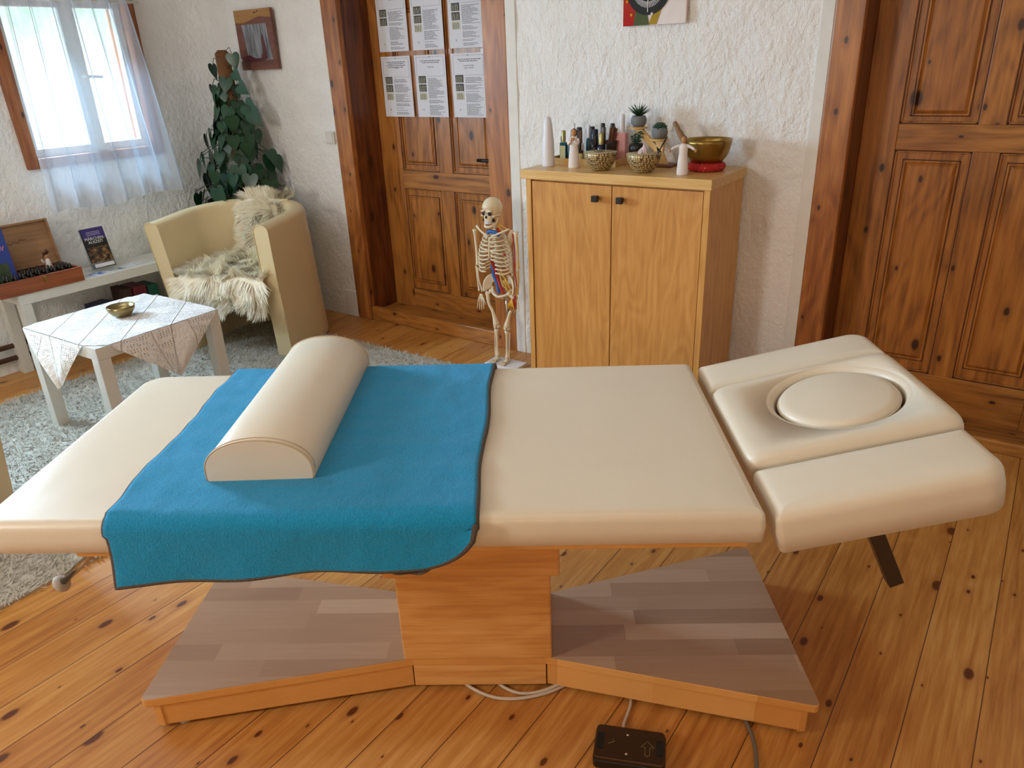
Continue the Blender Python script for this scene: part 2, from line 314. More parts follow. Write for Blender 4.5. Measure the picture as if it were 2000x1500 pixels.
# ---------------------------------------------------------------- mesh helpers
class MB:
    def __init__(s): s.v = []; s.f = []
    def add(s, vs, fs, mat=None):
        b = len(s.v)
        if mat is not None: vs = [mat @ Vector(p) for p in vs]
        s.v += [tuple(p) for p in vs]; s.f += [tuple(i + b for i in f) for f in fs]; return s
    def box(s, x0, x1, y0, y1, z0, z1, mat=None):
        return s.add([(x, y, z) for z in (z0, z1) for y in (y0, y1) for x in (x0, x1)],
                     [(0, 2, 3, 1), (4, 5, 7, 6), (0, 1, 5, 4), (2, 6, 7, 3), (0, 4, 6, 2), (1, 3, 7, 5)], mat)
    def prism(s, pts, z0, z1, mat=None):
        n = len(pts); a = sum(pts[i][0] * pts[(i + 1) % n][1] - pts[(i + 1) % n][0] * pts[i][1] for i in range(n))
        if a < 0: pts = pts[::-1]
        vs = [(x, y, z0) for x, y in pts] + [(x, y, z1) for x, y in pts]
        return s.add(vs, [tuple(range(n - 1, -1, -1)), tuple(range(n, 2 * n))] + [(i, (i + 1) % n, (i + 1) % n + n, i + n) for i in range(n)], mat)
    def lathe(s, prof, seg=32, mat=None, sx=1.0, sy=1.0, cap=True):
        vs = []; fs = []; n = len(prof)
        for r, z in prof:
            for k in range(seg):
                a = 2 * PI * k / seg; vs.append((r * math.cos(a) * sx, r * math.sin(a) * sy, z))
        for i in range(n - 1):
            for k in range(seg):
                k2 = (k + 1) % seg; fs.append((i * seg + k, i * seg + k2, (i + 1) * seg + k2, (i + 1) * seg + k))
        if cap:
            if prof[0][0] > 1e-5: fs.append(tuple(range(seg - 1, -1, -1)))
            if prof[-1][0] > 1e-5: fs.append(tuple((n - 1) * seg + k for k in range(seg)))
        return s.add(vs, fs, mat)
    def tube(s, pts, rad, seg=8, mat=None, flat=1.0):
        pts = [Vector(p) for p in pts]; n = len(pts)
        if isinstance(rad, (int, float)): rad = [rad] * n
        vs = []; fs = []; up = Vector((0.13, 0.21, 0.97)); prevx = None
        for i, p in enumerate(pts):
            t = (pts[min(i + 1, n - 1)] - pts[max(i - 1, 0)]).normalized()
            if prevx is None:
                x = t.cross(up)
                if x.length < 1e-3: x = t.cross(Vector((1, 0, 0)))
            else: x = prevx - t * prevx.dot(t)
            x.normalize(); prevx = x; y = t.cross(x)
            for k in range(seg):
                a = 2 * PI * k / seg; vs.append(p + (x * math.cos(a) + y * math.sin(a) * flat) * rad[i])
        for i in range(n - 1):
            for k in range(seg):
                k2 = (k + 1) % seg; fs.append((i * seg + k, i * seg + k2, (i + 1) * seg + k2, (i + 1) * seg + k))
        fs.append(tuple(range(seg - 1, -1, -1))); fs.append(tuple((n - 1) * seg + k for k in range(seg)))
        return s.add(vs, fs, mat)
    def ball(s, c, r, seg=16, rings=10, mat=None):
        rx, ry, rz = (r, r, r) if isinstance(r, (int, float)) else r
        vs = [(c[0], c[1], c[2] - rz)]; fs = []
        for i in range(1, rings):
            ph = -PI / 2 + PI * i / rings
            for k in range(seg):
                a = 2 * PI * k / seg; vs.append((c[0] + rx * math.cos(ph) * math.cos(a), c[1] + ry * math.cos(ph) * math.sin(a), c[2] + rz * math.sin(ph)))
        vs.append((c[0], c[1], c[2] + rz)); top = len(vs) - 1
        for k in range(seg): fs.append((0, 1 + (k + 1) % seg, 1 + k))
        for i in range(rings - 2):
            for k in range(seg):
                a = 1 + i * seg + k; b = 1 + i * seg + (k + 1) % seg; fs.append((a, b, b + seg, a + seg))
        o = 1 + (rings - 2) * seg
        for k in range(seg): fs.append((o + k, o + (k + 1) % seg, top))
        return s.add(vs, fs, mat)
    def grid(s, rows, close=False, mat=None):
        n = len(rows); m = len(rows[0]); vs = [p for r in rows for p in r]; fs = []
        for i in range(n - 1):
            for j in range(m if close else m - 1):
                j2 = (j + 1) % m; fs.append((i * m + j, i * m + j2, (i + 1) * m + j2, (i + 1) * m + j))
        return s.add(vs, fs, mat)
    def build(s, name, mat, parent=None, smooth=False, bevel=0.0, seg=2, loc=None, rot=None, subsurf=0, solid=0, angle=None):
        me = bpy.data.meshes.new(name); me.from_pydata(s.v, [], s.f); me.update()
        for mm in (mat if isinstance(mat, (list, tuple)) else [mat]): me.materials.append(mm)
        o = bpy.data.objects.new(name, me); COL.objects.link(o)
        if parent is not None: o.parent = parent
        if loc is not None: o.location = loc
        if rot is not None: o.rotation_euler = rot
        if smooth:
            me.polygons.foreach_set('use_smooth', [True] * len(me.polygons))
            if angle: me.set_sharp_from_angle(angle=angle)
        if solid: mo = o.modifiers.new('solid', 'SOLIDIFY'); mo.thickness = solid
        if bevel > 0:
            mo = o.modifiers.new('bevel', 'BEVEL'); mo.width = bevel; mo.segments = seg; mo.limit_method = 'ANGLE'; mo.angle_limit = R_(40)
        if subsurf: mo = o.modifiers.new('sub', 'SUBSURF'); mo.levels = subsurf; mo.render_levels = subsurf
        return o
def thing(name, label, cat, loc=(0, 0, 0), rz=0.0, group=None):
    o = bpy.data.objects.new(name, None); COL.objects.link(o); o.location = loc; o.rotation_euler = (0, 0, rz); o.empty_display_size = 0.05
    o['label'] = label; o['category'] = cat
    if group: o['group'] = group
    return o
def tag(o, label, cat, group=None, kind=None):
    o['label'] = label; o['category'] = cat
    if group: o['group'] = group
    if kind: o['kind'] = kind
    return o
def struct(o): o['kind'] = 'structure'; return o
def sempty(name, loc=(0, 0, 0)):
    o = bpy.data.objects.new(name, None); COL.objects.link(o); o.location = loc; o.empty_display_size = 0.05; return struct(o)
def text(parent, s, size, loc, rot, mat, name='lettering', ext=0.0004, align='CENTER'):
    cu = bpy.data.curves.new(name, 'FONT'); cu.body = s; cu.size = size; cu.extrude = ext; cu.align_x = align; cu.resolution_u = 2
    t = bpy.data.objects.new(name, cu); COL.objects.link(t)
    dg = bpy.context.evaluated_depsgraph_get(); me = bpy.data.meshes.new_from_object(t.evaluated_get(dg)); bpy.data.objects.remove(t)
    me.materials.clear(); me.materials.append(mat)
    o = bpy.data.objects.new(name, me); COL.objects.link(o); o.parent = parent; o.location = loc; o.rotation_euler = rot; return o
def copy_tree(root, loc, rz, label=None):
    r = root.copy(); COL.objects.link(r); r.location = loc; r.rotation_euler = (0, 0, rz)
    if label: r['label'] = label
    for ch in list(root.children):
        c = ch.copy(); COL.objects.link(c); c.parent = r
        for g in ch.children:
            d = g.copy(); COL.objects.link(d); d.parent = c
    return r

# ---------------------------------------------------------------- the room
FY0, FX1 = -1.7, 2.2
fl = MB().box(-4.6, FX1, FY0, 3.5, -0.06, 0).build('floor', M['floor']); struct(fl)
ce = MB().box(-4.9, FX1 + 0.2, FY0 - 0.2, 3.6, 2.35, 2.45).build('ceiling', M['ceiling']); struct(ce)
WALLX = lambda z: -4.286 - 0.066 * (z - 0.45)
D1L, D1R, D2L, D2R = -3.304, -2.127, -0.73, 0.35
DH = 2.08
def lump(p, amp=0.006): return amp * mnoise.noise(Vector(p) * 5.0) + amp * 0.6 * mnoise.noise(Vector(p) * 13.0)
def wall_grid(mb, x0, x1, z0, z1, y=3.0, st=0.035, flat_edges=True):
    nx = max(2, int((x1 - x0) / st)); nz = max(2, int((z1 - z0) / st)); rows = []
    for j in range(nz + 1):
        z = z0 + (z1 - z0) * j / nz; r = []
        for i in range(nx + 1):
            x = x0 + (x1 - x0) * i / nx
            e = min(1, min(x - x0, x1 - x) / 0.07)
            r.append((x, y - lump((x, 0, z)) * e, z))
        rows.append(r)
    mb.grid(rows)
mb = MB()
wall_grid(mb, -4.5, D1L, 0, 2.36); wall_grid(mb, D1R, D2L, 0, 2.36); wall_grid(mb, D2R, FX1, 0, 2.36)
wall_grid(mb, D1L, D1R, DH, 2.36); wall_grid(mb, D2L, D2R, DH, 2.36)
struct(mb.build('wall_back', M['plaster'], smooth=True))
# smooth plaster margins beside the doors
for i, (x0, x1, z0, z1) in enumerate(((D1L - 0.10, D1L, 0, 0.16), (D1R, D1R + 0.055, 0, DH), (D2L - 0.045, D2L, 0, DH))):
    struct(MB().box(x0, x1, 2.994, 3.02, z0, z1).build('trim_%d' % (i + 1), M['smooth_plaster'], bevel=0.003))
# left wall with window opening (leans slightly, rough plaster)
WY0, WY1, WZ0, WZ1 = 1.80, 2.56, 0.98, 1.83
mb = MB(); st = 0.035
def lw_pt(y, z):
    e = 1.0
    if WZ0 - 0.07 < z < WZ1 + 0.07 and WY0 - 0.07 < y < WY1 + 0.07: e = 0.0
    corner = max(0, (y - 2.80) / 0.2) ** 2 * 0.05
    return (WALLX(z) + lump((0, y, z + 7), 0.008) * e + corner, y, z)
def lw_grid(y0, y1, z0, z1):
    ny = max(1, int(round((y1 - y0) / st))); nz = max(1, int(round((z1 - z0) / st)))
    mb.grid([[lw_pt(y0 + (y1 - y0) * i / ny, z0 + (z1 - z0) * j / nz) for i in range(ny + 1)] for j in range(nz + 1)])
SY0, SY1 = 0.38, 1.18  # opening for the added window
lw_grid(FY0, SY0, 0, 2.36); lw_grid(SY1, WY0, 0, 2.36); lw_grid(SY0, SY1, 0, WZ0); lw_grid(SY0, SY1, WZ1, 2.36); lw_grid(WY1, 3.02, 0, 2.36); lw_grid(WY0, WY1, 0, WZ0); lw_grid(WY0, WY1, WZ1, 2.36)
struct(mb.build('wall_left', M['plaster'], smooth=True))
struct(MB().box(-4.4, FX1 + 0.1, FY0 - 0.1, FY0, 0, 2.36).build('wall_front', M['ceiling']))
struct(MB().box(FX1, FX1 + 0.1, FY0, 3.5, 0, 2.36).build('wall_right', M['ceiling']))

# doors -------------------------------------------------------------
def door(name, x0, x1, fl_, fr_, depth, st_l, cols, rail, lower, upper, sill, handle_x=None):
    """x0..x1 outer frame, fl_/fr_ face widths, cols=[(a,b,raised_a,raised_b)] panel columns in x"""
    root = sempty(name, ((x0 + x1) / 2, 3.0, 0)); ox = (x0 + x1) / 2
    ix0, ix1 = x0 + fl_, x1 - fr_; yl = depth
    f = MB(); f.box(x0 - ox, ix0 - ox, -0.006, 0.03, 0, DH); f.box(ix1 - ox, x1 - ox, -0.006, 0.03, 0, DH); f.box(x0 - ox, x1 - ox, -0.006, 0.03, DH - 0.12, DH)
    f.build('door_frame', M['pine_frame'], root, bevel=0.004)
    j = MB(); j.box(x0 - ox, ix0 - ox, 0.03, yl + 0.1, 0, DH); j.box(ix1 - ox, x1 - ox, 0.03, yl + 0.1, 0, DH); j.box(x0 - ox, x1 - ox, 0.03, yl + 0.1, DH - 0.12, DH)
    j.build('jamb', M['pine_jamb'], root, bevel=0.003)
    MB().box(ix0 - ox, ix1 - ox, 0.0, 0.035, 0, sill).box(ix0 - ox, ix1 - ox, 0.035, yl + 0.1, 0, sill - 0.03).build('threshold', M['pine_rail'], root, bevel=0.006)
    leaf = MB(); L0, L1 = ix0 - ox, ix1 - ox; yf = yl; yb = yl + 0.04; Z0, Z1 = sill - 0.035, DH - 0.12
    leaf.box(L0, cols[0][0] - ox, yf, yb, Z0, Z1); leaf.box(cols[-1][1] - ox, L1, yf, yb, Z0, Z1)
    for a, b in zip(cols[:-1], cols[1:]): leaf.box(a[1] - ox, b[0] - ox, yf + 0.001, yb, Z0, Z1)
    lo = leaf.build('door_leaf', M['pine_door'], root, bevel=0.003)
    rl = MB(); rl.box(cols[0][0] - ox, cols[-1][1] - ox, yf - 0.003, yb, rail[0], rail[1]).box(cols[0][0] - ox, cols[-1][1] - ox, yf - 0.001, yb, Z0, lower[0])
    rl.box(cols[0][0] - ox, cols[-1][1] - ox, yf - 0.001, yb, DH - 0.30, Z1).build('rail', M['pine_rail'], lo, bevel=0.003)
    for c in cols:
        for z0, z1, r0, r1 in ((lower[0], rail[0], lower[1], lower[2]), (rail[1], DH - 0.30, upper[0], upper[1])):
            a, b, ra, rb = [v - ox for v in c]; p = MB(); g = 0.012
            p.box(a, b, yf + 0.014, yf + 0.03, z0, z1)
            p.box(a, a + 0.009, yf + 0.006, yf + 0.016, z0, z1).box(b - 0.009, b, yf + 0.006, yf + 0.016, z0, z1)
            p.box(a, b, yf + 0.006, yf + 0.016, z0, z0 + 0.009).box(a, b, yf + 0.006, yf + 0.016, z1 - 0.009, z1)
            # raised field: moulding ridge plus bevelled plateau
            for (q0, q1, w0, w1, ya, yb2) in ((ra, rb, r0, r1, 0.014, 0.004),):
                o_ = [(q0, w0), (q1, w0), (q1, w1), (q0, w1)]; i_ = [(q0 + g, w0 + g), (q1 - g, w0 + g), (q1 - g, w1 - g), (q0 + g, w1 - g)]
                vs = [(x, yf + ya, z) for x, z in o_] + [(x, yf + yb2, z) for x, z in i_]
                p.add(vs, [(4, 5, 6, 7)] + [(k, (k + 1) % 4, 4 + (k + 1) % 4, 4 + k) for k in range(4)])
                for (bx0, bx1, bz0, bz1) in ((q0 - .006, q0 + .002, w0 - .006, w1 + .006), (q1 - .002, q1 + .006, w0 - .006, w1 + .006)):
                    p.box(bx0, bx1, yf + 0.007, yf + 0.016, bz0, bz1)
                for (bz0, bz1) in ((w0 - .006, w0 + .002), (w1 - .002, w1 + .006)): p.box(q0, q1, yf + 0.007, yf + 0.016, bz0, bz1)
            p.build('panel', M['pine_door'], lo, bevel=0.0015, seg=1)
            q_ = MB(); e = 0.0035
            for (u0, u1, v0, v1) in ((a, b, z0, z1), (ra - .009, rb + .009, r0 - .009, r1 + .009)):
                yy = yf + 0.0035 if u0 == a else yf + 0.0095
                q_.box(u0, u0 + e, yy, yy + .006, v0, v1).box(u1 - e, u1, yy, yy + .006, v0, v1).box(u0, u1, yy, yy + .006, v0, v0 + e).box(u0, u1, yy, yy + .006, v1 - e, v1)
            q_.build('panel_groove_shade', M['groove_shade'], lo)  # thin dark strips standing in for shade around the panels
    if handle_x is not None:
        h = MB().tube([(handle_x - ox, yf - 0.045, 0.935), (handle_x - ox + 0.10, yf - 0.045, 0.935)], 0.009, 10).tube([(handle_x - ox + 0.10, yf - 0.045, 0.935), (handle_x - ox + 0.10, yf + 0.01, 0.935)], 0.008, 10)
        h.build('door_handle', M['black'], root, smooth=True)
    return root
door('door_1', D1L, D1R, 0.114, 0.130, 0.22, 0.16, [(-3.035, -2.763, -3.008, -2.800), (-2.672, -2.395, -2.628, -2.436)], (0.755, 0.853), (0.16, 0.215, 0.705), (0.895, 1.66), 0.082, handle_x=-2.462)
door('door_2', D2L, D2R, 0.10, 0.12, 0.20, 0.13, [(-0.505, -0.252, -0.465, -0.292), (-0.168, 0.085, -0.132, 0.045)], (1.045, 1.138), (0.185, 0.240, 1.003), (1.172, 1.66), 0.05)

# window --------------------------------------------------------------
wr = sempty('window_1', (-4.31, (WY0 + WY1) / 2, WZ0)); oy = (WY0 + WY1) / 2
def wb(mb, y0, y1, z0, z1, x0, x1): return mb.box(x0 + 4.31, x1 + 4.31, y0 - oy, y1 - oy, z0 - WZ0, z1 - WZ0)
X0, X1 = -4.50, -4.300
f = MB(); wb(f, WY0, WY0 + .055, WZ0, WZ1, X0, X1); wb(f, WY1 - .055, WY1, WZ0, WZ1, X0, X1); wb(f, WY0 + .055, WY1 - .055, WZ0, WZ0 + .05, X0, X1 + 0.008); wb(f, WY0 + .055, WY1 - .055, WZ1 - .05, WZ1, X0, X1)
f.build('window_frame', wood('window_wood', 'a8683a', '8e5024', '6a3614', 'Z', 45, 5, 0.4, 0.45, 0.1, 0.4), wr, bevel=0.003)
XS0, XS1 = -4.40, -4.36
def sash(y0, y1):
    s_ = MB(); wb(s_, y0, y0 + .04, WZ0 + .05, WZ1 - .05, XS0, XS1); wb(s_, y1 - .04, y1, WZ0 + .05, WZ1 - .05, XS0, XS1)
    wb(s_, y0 + .04, y1 - .04, WZ0 + .05, WZ0 + .09, XS0, XS1); wb(s_, y0 + .04, y1 - .04, WZ1 - .09, WZ1 - .05, XS0, XS1)
    so = s_.build('sash', M['white_foil'], wr, bevel=0.003)
    g_ = MB(); wb(g_, y0 + .035, y1 - .035, WZ0 + .085, WZ1 - .085, -4.382, -4.378); g_.build('pane', M['pane'], so)
sash(WY0 + .055, 2.213); sash(2.213, WY1 - .055)
h = MB(); wb(h, 2.200, 2.226, 1.36, 1.46, XS1, XS1 + .010); h.tube([(XS1 + 4.32, 2.213 - oy, 1.41 - WZ0), (XS1 + 4.36, 2.213 - oy, 1.41 - WZ0), (XS1 + 4.362, 2.30 - oy, 1.405 - WZ0)], 0.008, 8)
h.build('window_handle', M['white_foil'], wr, bevel=0.002)
sw_ = sempty('added_window', (-4.31, oy, WZ0)); wr = sw_; SO = (WY0 + WY1) / 2 - (SY0 + SY1) / 2  # added window out of view, put in to light the room
f = MB(); wb(f, SY0, SY0 + .055, WZ0, WZ1, X0, X1); wb(f, SY1 - .055, SY1, WZ0, WZ1, X0, X1); wb(f, SY0 + .055, SY1 - .055, WZ0, WZ0 + .05, X0, X1 + 0.008); wb(f, SY0 + .055, SY1 - .055, WZ1 - .05, WZ1, X0, X1)
f.build('window_frame', bpy.data.materials['window_wood'], wr, bevel=0.003); sash(SY0 + .055, 0.78); sash(0.78, SY1 - .055)
# garden seen through the panes: bright sky above leafy trees
def garden():
    N = NT('bright_garden'); co = N.coord(); x, y, z = sep(N, co)
    n = N.noise(co, 2.6, 6, 0.7); n2 = N.noise(co, 9, 4, 0.7)
    leaf = N.ramp(N.math('ADD', N.math('MULTIPLY', n2.outputs[0], 0.6), N.math('MULTIPLY', n.outputs[0], 0.4)), [(0.3, lin('4f9a58')), (0.5, lin('9fe0b4')), (0.66, lin('e8fff4'))])
    g = N.math('ADD', N.math('MULTIPLY', N.math('SUBTRACT', z, 1.95), 1.1), N.math('MULTIPLY', n.outputs[0], 1.3))
    colr = N.mix(N.ramp(g, [(0.25, (0, 0, 0)), (0.75, (1, 1, 1))]), (0.86, 0.97, 1.0, 1), leaf)
    em = N.n('ShaderNodeEmission'); N.l(colr, em.inputs[0]); em.inputs[1].default_value = 1.9; N.l(em.outputs[0], N.out.inputs[0]); return N.m
MB().grid([[(-6.2, -1.5 + 0.5 * i, z) for i in range(17)] for z in (-0.5, 1.0, 2.5, 4.5)]).build('garden_backdrop', garden())
struct(bpy.data.objects['garden_backdrop'])

# heating pipes and skirting along the window wall
for i, z in enumerate((0.085, 0.150)):
    struct(MB().tube([(-4.225, -1.0, z), (-4.225, 2.9, z)], 0.013, 10).build('trim_%d' % (4 + i), M['pipe'], smooth=True))

# light switch
sw = thing('light_switch', 'small white rocker light switch on the wall left of the poster door', 'switch', (-3.348, 2.992, 1.046))
MB().box(-0.034, 0.034, -0.008, 0.01, -0.034, 0.034).build('switch_plate', M['white_foil'], sw, bevel=0.004)
MB().box(-0.024, 0.024, -0.013, -0.007, -0.026, 0.026).build('rocker', M['white_foil'], sw, bevel=0.003)

# ---------------------------------------------------------------- curtain and rod
cr = thing('curtain_rod', 'pale curtain rod with grey disc end above the window', 'rod', (-4.22, 2.2, 1.765))
MB().tube([(0, -0.40, 0), (0, 0.34, 0)], 0.008, 12).build('rod', M['white_foil'], cr, smooth=True)
MB().tube([(0.0, -0.425, -0.02), (0.025, -0.425, -0.02)], 0.026, 24).tube([(0.01, -0.40, 0), (0.01, -0.425, -0.02)], 0.006, 8).build('end_disc', M['steel'], cr, smooth=True, angle=R_(40))
ct = MB(); rows = []
nS = 220
for j in range(31):
    t = j / 30; z = 1.775 - t * (1.775 - 0.775); r = []
    for i in range(nS + 1):
        s_ = i / nS
        y = 1.83 + s_ * (0.64 + 0.145 * t) - 0.04 * t + 0.008 * math.sin(s_ * 40 + 2 * t)
        fold = 0.020 * math.sin(s_ * 2 * PI * 6.5 + 0.6 * math.sin(s_ * 9)) + 0.008 * math.sin(s_ * 2 * PI * 17 + t) * (1 - 0.6 * t)
        z2 = z + (0.012 * math.sin(s_ * 11) + 0.03 * s_ * s_ - 0.012) * t
        r.append((-4.215 + fold + 0.03 * t, y, z2))
    rows.append(r)
ct.grid(rows)
cto = ct.build('curtain', M['sheer'], smooth=True); tag(cto, 'sheer white curtain with soft folds hanging before the window', 'curtain')

# ---------------------------------------------------------------- massage table
A = R_(33.5); U = Vector((math.cos(A), math.sin(A), 0)); Nn = Vector((-math.sin(A), math.cos(A), 0))
TC = U * (-0.165) + Nn * 1.48
def tw(x, y, z): return TC + U * x + Nn * y + Vector((0, 0, z))
def rrect(x0, x1, y0, y1, rad, n=8):
    """rad: radii at (x0,y0),(x1,y0),(x1,y1),(x0,y1)"""
    out = []
    for (cx, cy, r, a0) in ((x0 + rad[0], y0 + rad[0], rad[0], PI), (x1 - rad[1], y0 + rad[1], rad[1], 1.5 * PI), (x1 - rad[2], y1 - rad[2], rad[2], 0), (x0 + rad[3], y1 - rad[3], rad[3], 0.5 * PI)):
        for k in range(n + 1): a = a0 + 0.5 * PI * k / n; out.append((cx + r * math.cos(a), cy + r * math.sin(a)))
    return out
def cushion(x0, x1, y0, y1, z0, z1, rad=(0.02,) * 4, er=0.022, crown=0.004, mat=None):
    mb = MB(); rings = []
    def ring(ins, z): 
        rr = [max(0.002, r - ins) for r in rad]
        rings.append([(x, y, z) for x, y in rrect(x0 + ins, x1 - ins, y0 + ins, y1 - ins, rr)])
    ring(0.012, z0); ring(0.0, z0 + 0.006); ring(-0.002, (z0 + z1) / 2)
    for k in range(0, 7): a = k / 6 * PI / 2; ring(er * (1 - math.cos(a)), z1 - er + er * math.sin(a))
    cx, cy = (x0 + x1) / 2, (y0 + y1) / 2; last = rings[-1]
    for s_, dz in ((0.93, crown * 0.4), (0.8, crown * 0.8), (0.5, crown)): rings.append([(cx + (x - cx) * s_, cy + (y - cy) * s_, z + dz) for x, y, z in last])
    mb.grid(rings, close=True, mat=mat)
    n = len(rings[0]); mb.add(rings[0][::-1], [tuple(range(n))], mat); mb.add(rings[-1], [tuple(range(n))], mat); return mb
mt = thing('massage_table', 'cream upholstered massage table on a wooden lift column and flared wooden base', 'massage table', tuple(TC), A)
cushion(-0.895, 0.560, -0.354, 0.357, 0.592, 0.662, (0.06, 0.012, 0.012, 0.06), 0.020, 0.002).build('mattress', M['leather'], mt, smooth=True)
MB().box(-0.72, 0.535, -0.340, 0.34, 0.578, 0.593).build('support_board', M['beech'], mt, bevel=0.003)
sk = [(-0.768, -0.233), (-0.158, -0.108), (0.161, -0.108), (0.754, -0.262), (0.745, 0.315), (0.161, 0.12), (-0.158, 0.12), (-0.76, 0.25)]
def roundpoly(pts, r, n=5):
    out = []; m = len(pts)
    for i, p in enumerate(pts):
        rr = r[i]; p = Vector(p); a = (Vector(pts[i - 1]) - p).normalized(); b = (Vector(pts[(i + 1) % m]) - p).normalized()
        if rr <= 0: out.append(tuple(p)); continue
        for k in range(n + 1): t = k / n; q = (p + a * rr) * (1 - t) ** 2 + p * 2 * t * (1 - t) + (p + b * rr) * t * t; out.append(tuple(q))
    return out
MB().prism(roundpoly(sk, [0.018, 0, 0, 0.018, 0.025, 0, 0, 0.025]), 0.0995, 0.1005).build('base_top', M['laminate'], mt)
MB().prism(roundpoly([(x * 1.002, y * 1.006) for x, y in sk], [0.018, 0, 0, 0.018, 0.025, 0, 0, 0.025]), 0.078, 0.0997).build('base_board', M['beech_edge'], mt, bevel=0.002)
ins = [(-0.748, -0.222), (-0.162, -0.104), (0.163, -0.104), (0.735, -0.250), (0.727, 0.300), (0.161, 0.11), (-0.158, 0.11), (-0.742, 0.24)]
for seg_ in ((ins[0], ins[1]), (ins[2], ins[3]), (ins[3], ins[4]), (ins[5], ins[4]), (ins[0], ins[7]), (ins[6], ins[7])):
    a, b = Vector(seg_[0]), Vector(seg_[1]); d = (b - a).normalized(); nrm = Vector((-d.y, d.x)) * 0.018
    mid = (a + b) / 2
    if (mid + nrm).length > mid.length: nrm = -nrm
    MB().prism([tuple(a), tuple(b), tuple(b + nrm), tuple(a + nrm)], 0.012, 0.0785).build('base_skirt', M['beech_edge'], mt, bevel=0.002)
for x, y in ((-0.70, -0.19), (-0.70, 0.20), (0.69, -0.21), (0.69, 0.26)):
    MB().lathe([(0.016, 0), (0.018, 0.004), (0.012, 0.03)], 16, Matrix.Translation((x, y, 0))).build('foot', M['capgrey'], mt, smooth=True)
MB().box(-0.160, 0.161, -0.106, 0.12, 0.012, 0.101).build('column_plinth', M['beech'], mt, bevel=0.002)
MB().box(-0.179, 0.176, -0.112, 0.125, 0.099, 0.352).build('column_sleeve', M['beech'], mt, bevel=0.004)
MB().box(-0.203, 0.197, -0.128, 0.14, 0.350, 0.582).build('column_head', M['beech'], mt, bevel=0.006)
# head section, tilted up 12.3 degrees about the joint
HM = Matrix.Translation((0.570, 0, 0.650)) @ Matrix.Rotation(R_(-12.3), 4, 'Y')
cushion(0.004, 0.412, -0.356, -0.186, -0.085, 0.004, (0.012, 0.055, 0.012, 0.012), 0.024, 0.003, HM).build('armrest_cushion', M['leather'], mt, smooth=True)
cushion(0.004, 0.430, 0.198, 0.352, -0.075, 0.002, (0.012, 0.012, 0.05, 0.012), 0.022, 0.003, HM).build('armrest_cushion', M['leather'], mt, smooth=True)
# face cushion with round opening
hc = MB(); NN = 128; cx, cy = 0.245, 0.012; ax, ay = 0.131, 0.131
ox0, ox1, oy0, oy1 = 0.002, 0.426, -0.176, 0.192
def outer(a, ins_, r=0.02):
    # intersection of ray with rounded rectangle (superellipse-like corner)
    c, s_ = math.cos(a), math.sin(a); x0, x1, y0, y1 = ox0 + ins_ - cx, ox1 - ins_ - cx, oy0 + ins_ - cy, oy1 - ins_ - cy
    tx = (x1 if c > 0 else x0) / c if abs(c) > 1e-6 else 1e9; ty = (y1 if s_ > 0 else y0) / s_ if abs(s_) > 1e-6 else 1e9
    p = 14.0; t = ((1 / tx) ** p + (1 / ty) ** p) ** (-1 / p); return (cx + t * c, cy + t * s_)
angs = sorted([2 * PI * k / NN for k in range(NN)] + [math.atan2(y - cy, x - cx) % (2 * PI) for x in (ox0, ox1) for y in (oy0, oy1)])
rings = []; z0, z1, er = -0.07, 0.014, 0.026
def oring(i_, z): rings.append([outer(a, i_) + (z,) for a in angs])
def iring(i_, z): rings.append([(cx + (ax + i_) * math.cos(a), cy + (ay + i_) * math.sin(a), z) for a in angs])
oring(0.01, z0); oring(0, z0 + .006)
for k in range(7): a = k / 6 * PI / 2; oring(er * (1 - math.cos(a)), z1 - er + er * math.sin(a))
iring(0.018, z1 + 0.001)
for k in range(6): a = k / 5 * PI / 2; iring(0.018 * (1 - math.sin(a)), z1 - 0.018 + 0.018 * math.cos(a))
iring(0, z0)
hc.grid(rings, close=True, mat=HM); hc.build('face_cushion', M['leather'], mt, smooth=True)
pr = [(0.001, -0.05), (0.118, -0.05), (0.122, -0.03), (0.123, -0.004)] + [(0.123 - 0.020 * (1 - math.cos(k / 5 * PI / 2)), -0.004 + 0.016 * math.sin(k / 5 * PI / 2)) for k in range(1, 6)] + [(0.07, 0.016), (0.0, 0.018)]
MB().lathe(pr, 96, HM @ Matrix.Translation((cx, cy, 0.003)), 1.0, 1.0, cap=False).build('face_plug', M['leather'], mt, smooth=True)
MB().tube([tuple(Vector((cx + 0.1235 * math.cos(a), cy + 0.1235 * math.sin(a), 0.000))) for a in [2 * PI * k / 96 for k in range(97)]], 0.0018, 6, HM).build('plug_piping', M['leather'], mt, smooth=True)
MB().box(0.01, 0.40, -0.33, 0.33, -0.098, -0.078, HM).build('head_board', M['beech'], mt, bevel=0.003)
# bars under the head section and under the foot end
d = (Vector((0.930, -0.13, 0.328)) - Vector((0.795, -0.13, 0.612)))
MB().box(-0.016, 0.016, -0.016, 0.016, 0, d.length, Matrix.Translation((0.795, -0.13, 0.612)) @ d.to_track_quat('Z', 'Y').to_matrix().to_4x4()).build('support_bar', M['steel'], mt, bevel=0.002)
MB().tube([(-0.66, -0.13, 0.590), (-0.853, -0.13, 0.427), (-0.937, -0.13, 0.355)], 0.0085, 12).build('foot_end_lever', M['chrome'], mt, smooth=True)
dd = Vector((-0.084, 0, -0.072)).normalized()
MB().lathe([(0.0, 0), (0.019, 0), (0.021, 0.004), (0.019, 0.010), (0.010, 0.014)], 24, Matrix.Translation((-0.942, -0.13, 0.350)) @ (-dd).to_track_quat('Z', 'Y').to_matrix().to_4x4()).build('lever_cap', M['capgrey'], mt, smooth=True)

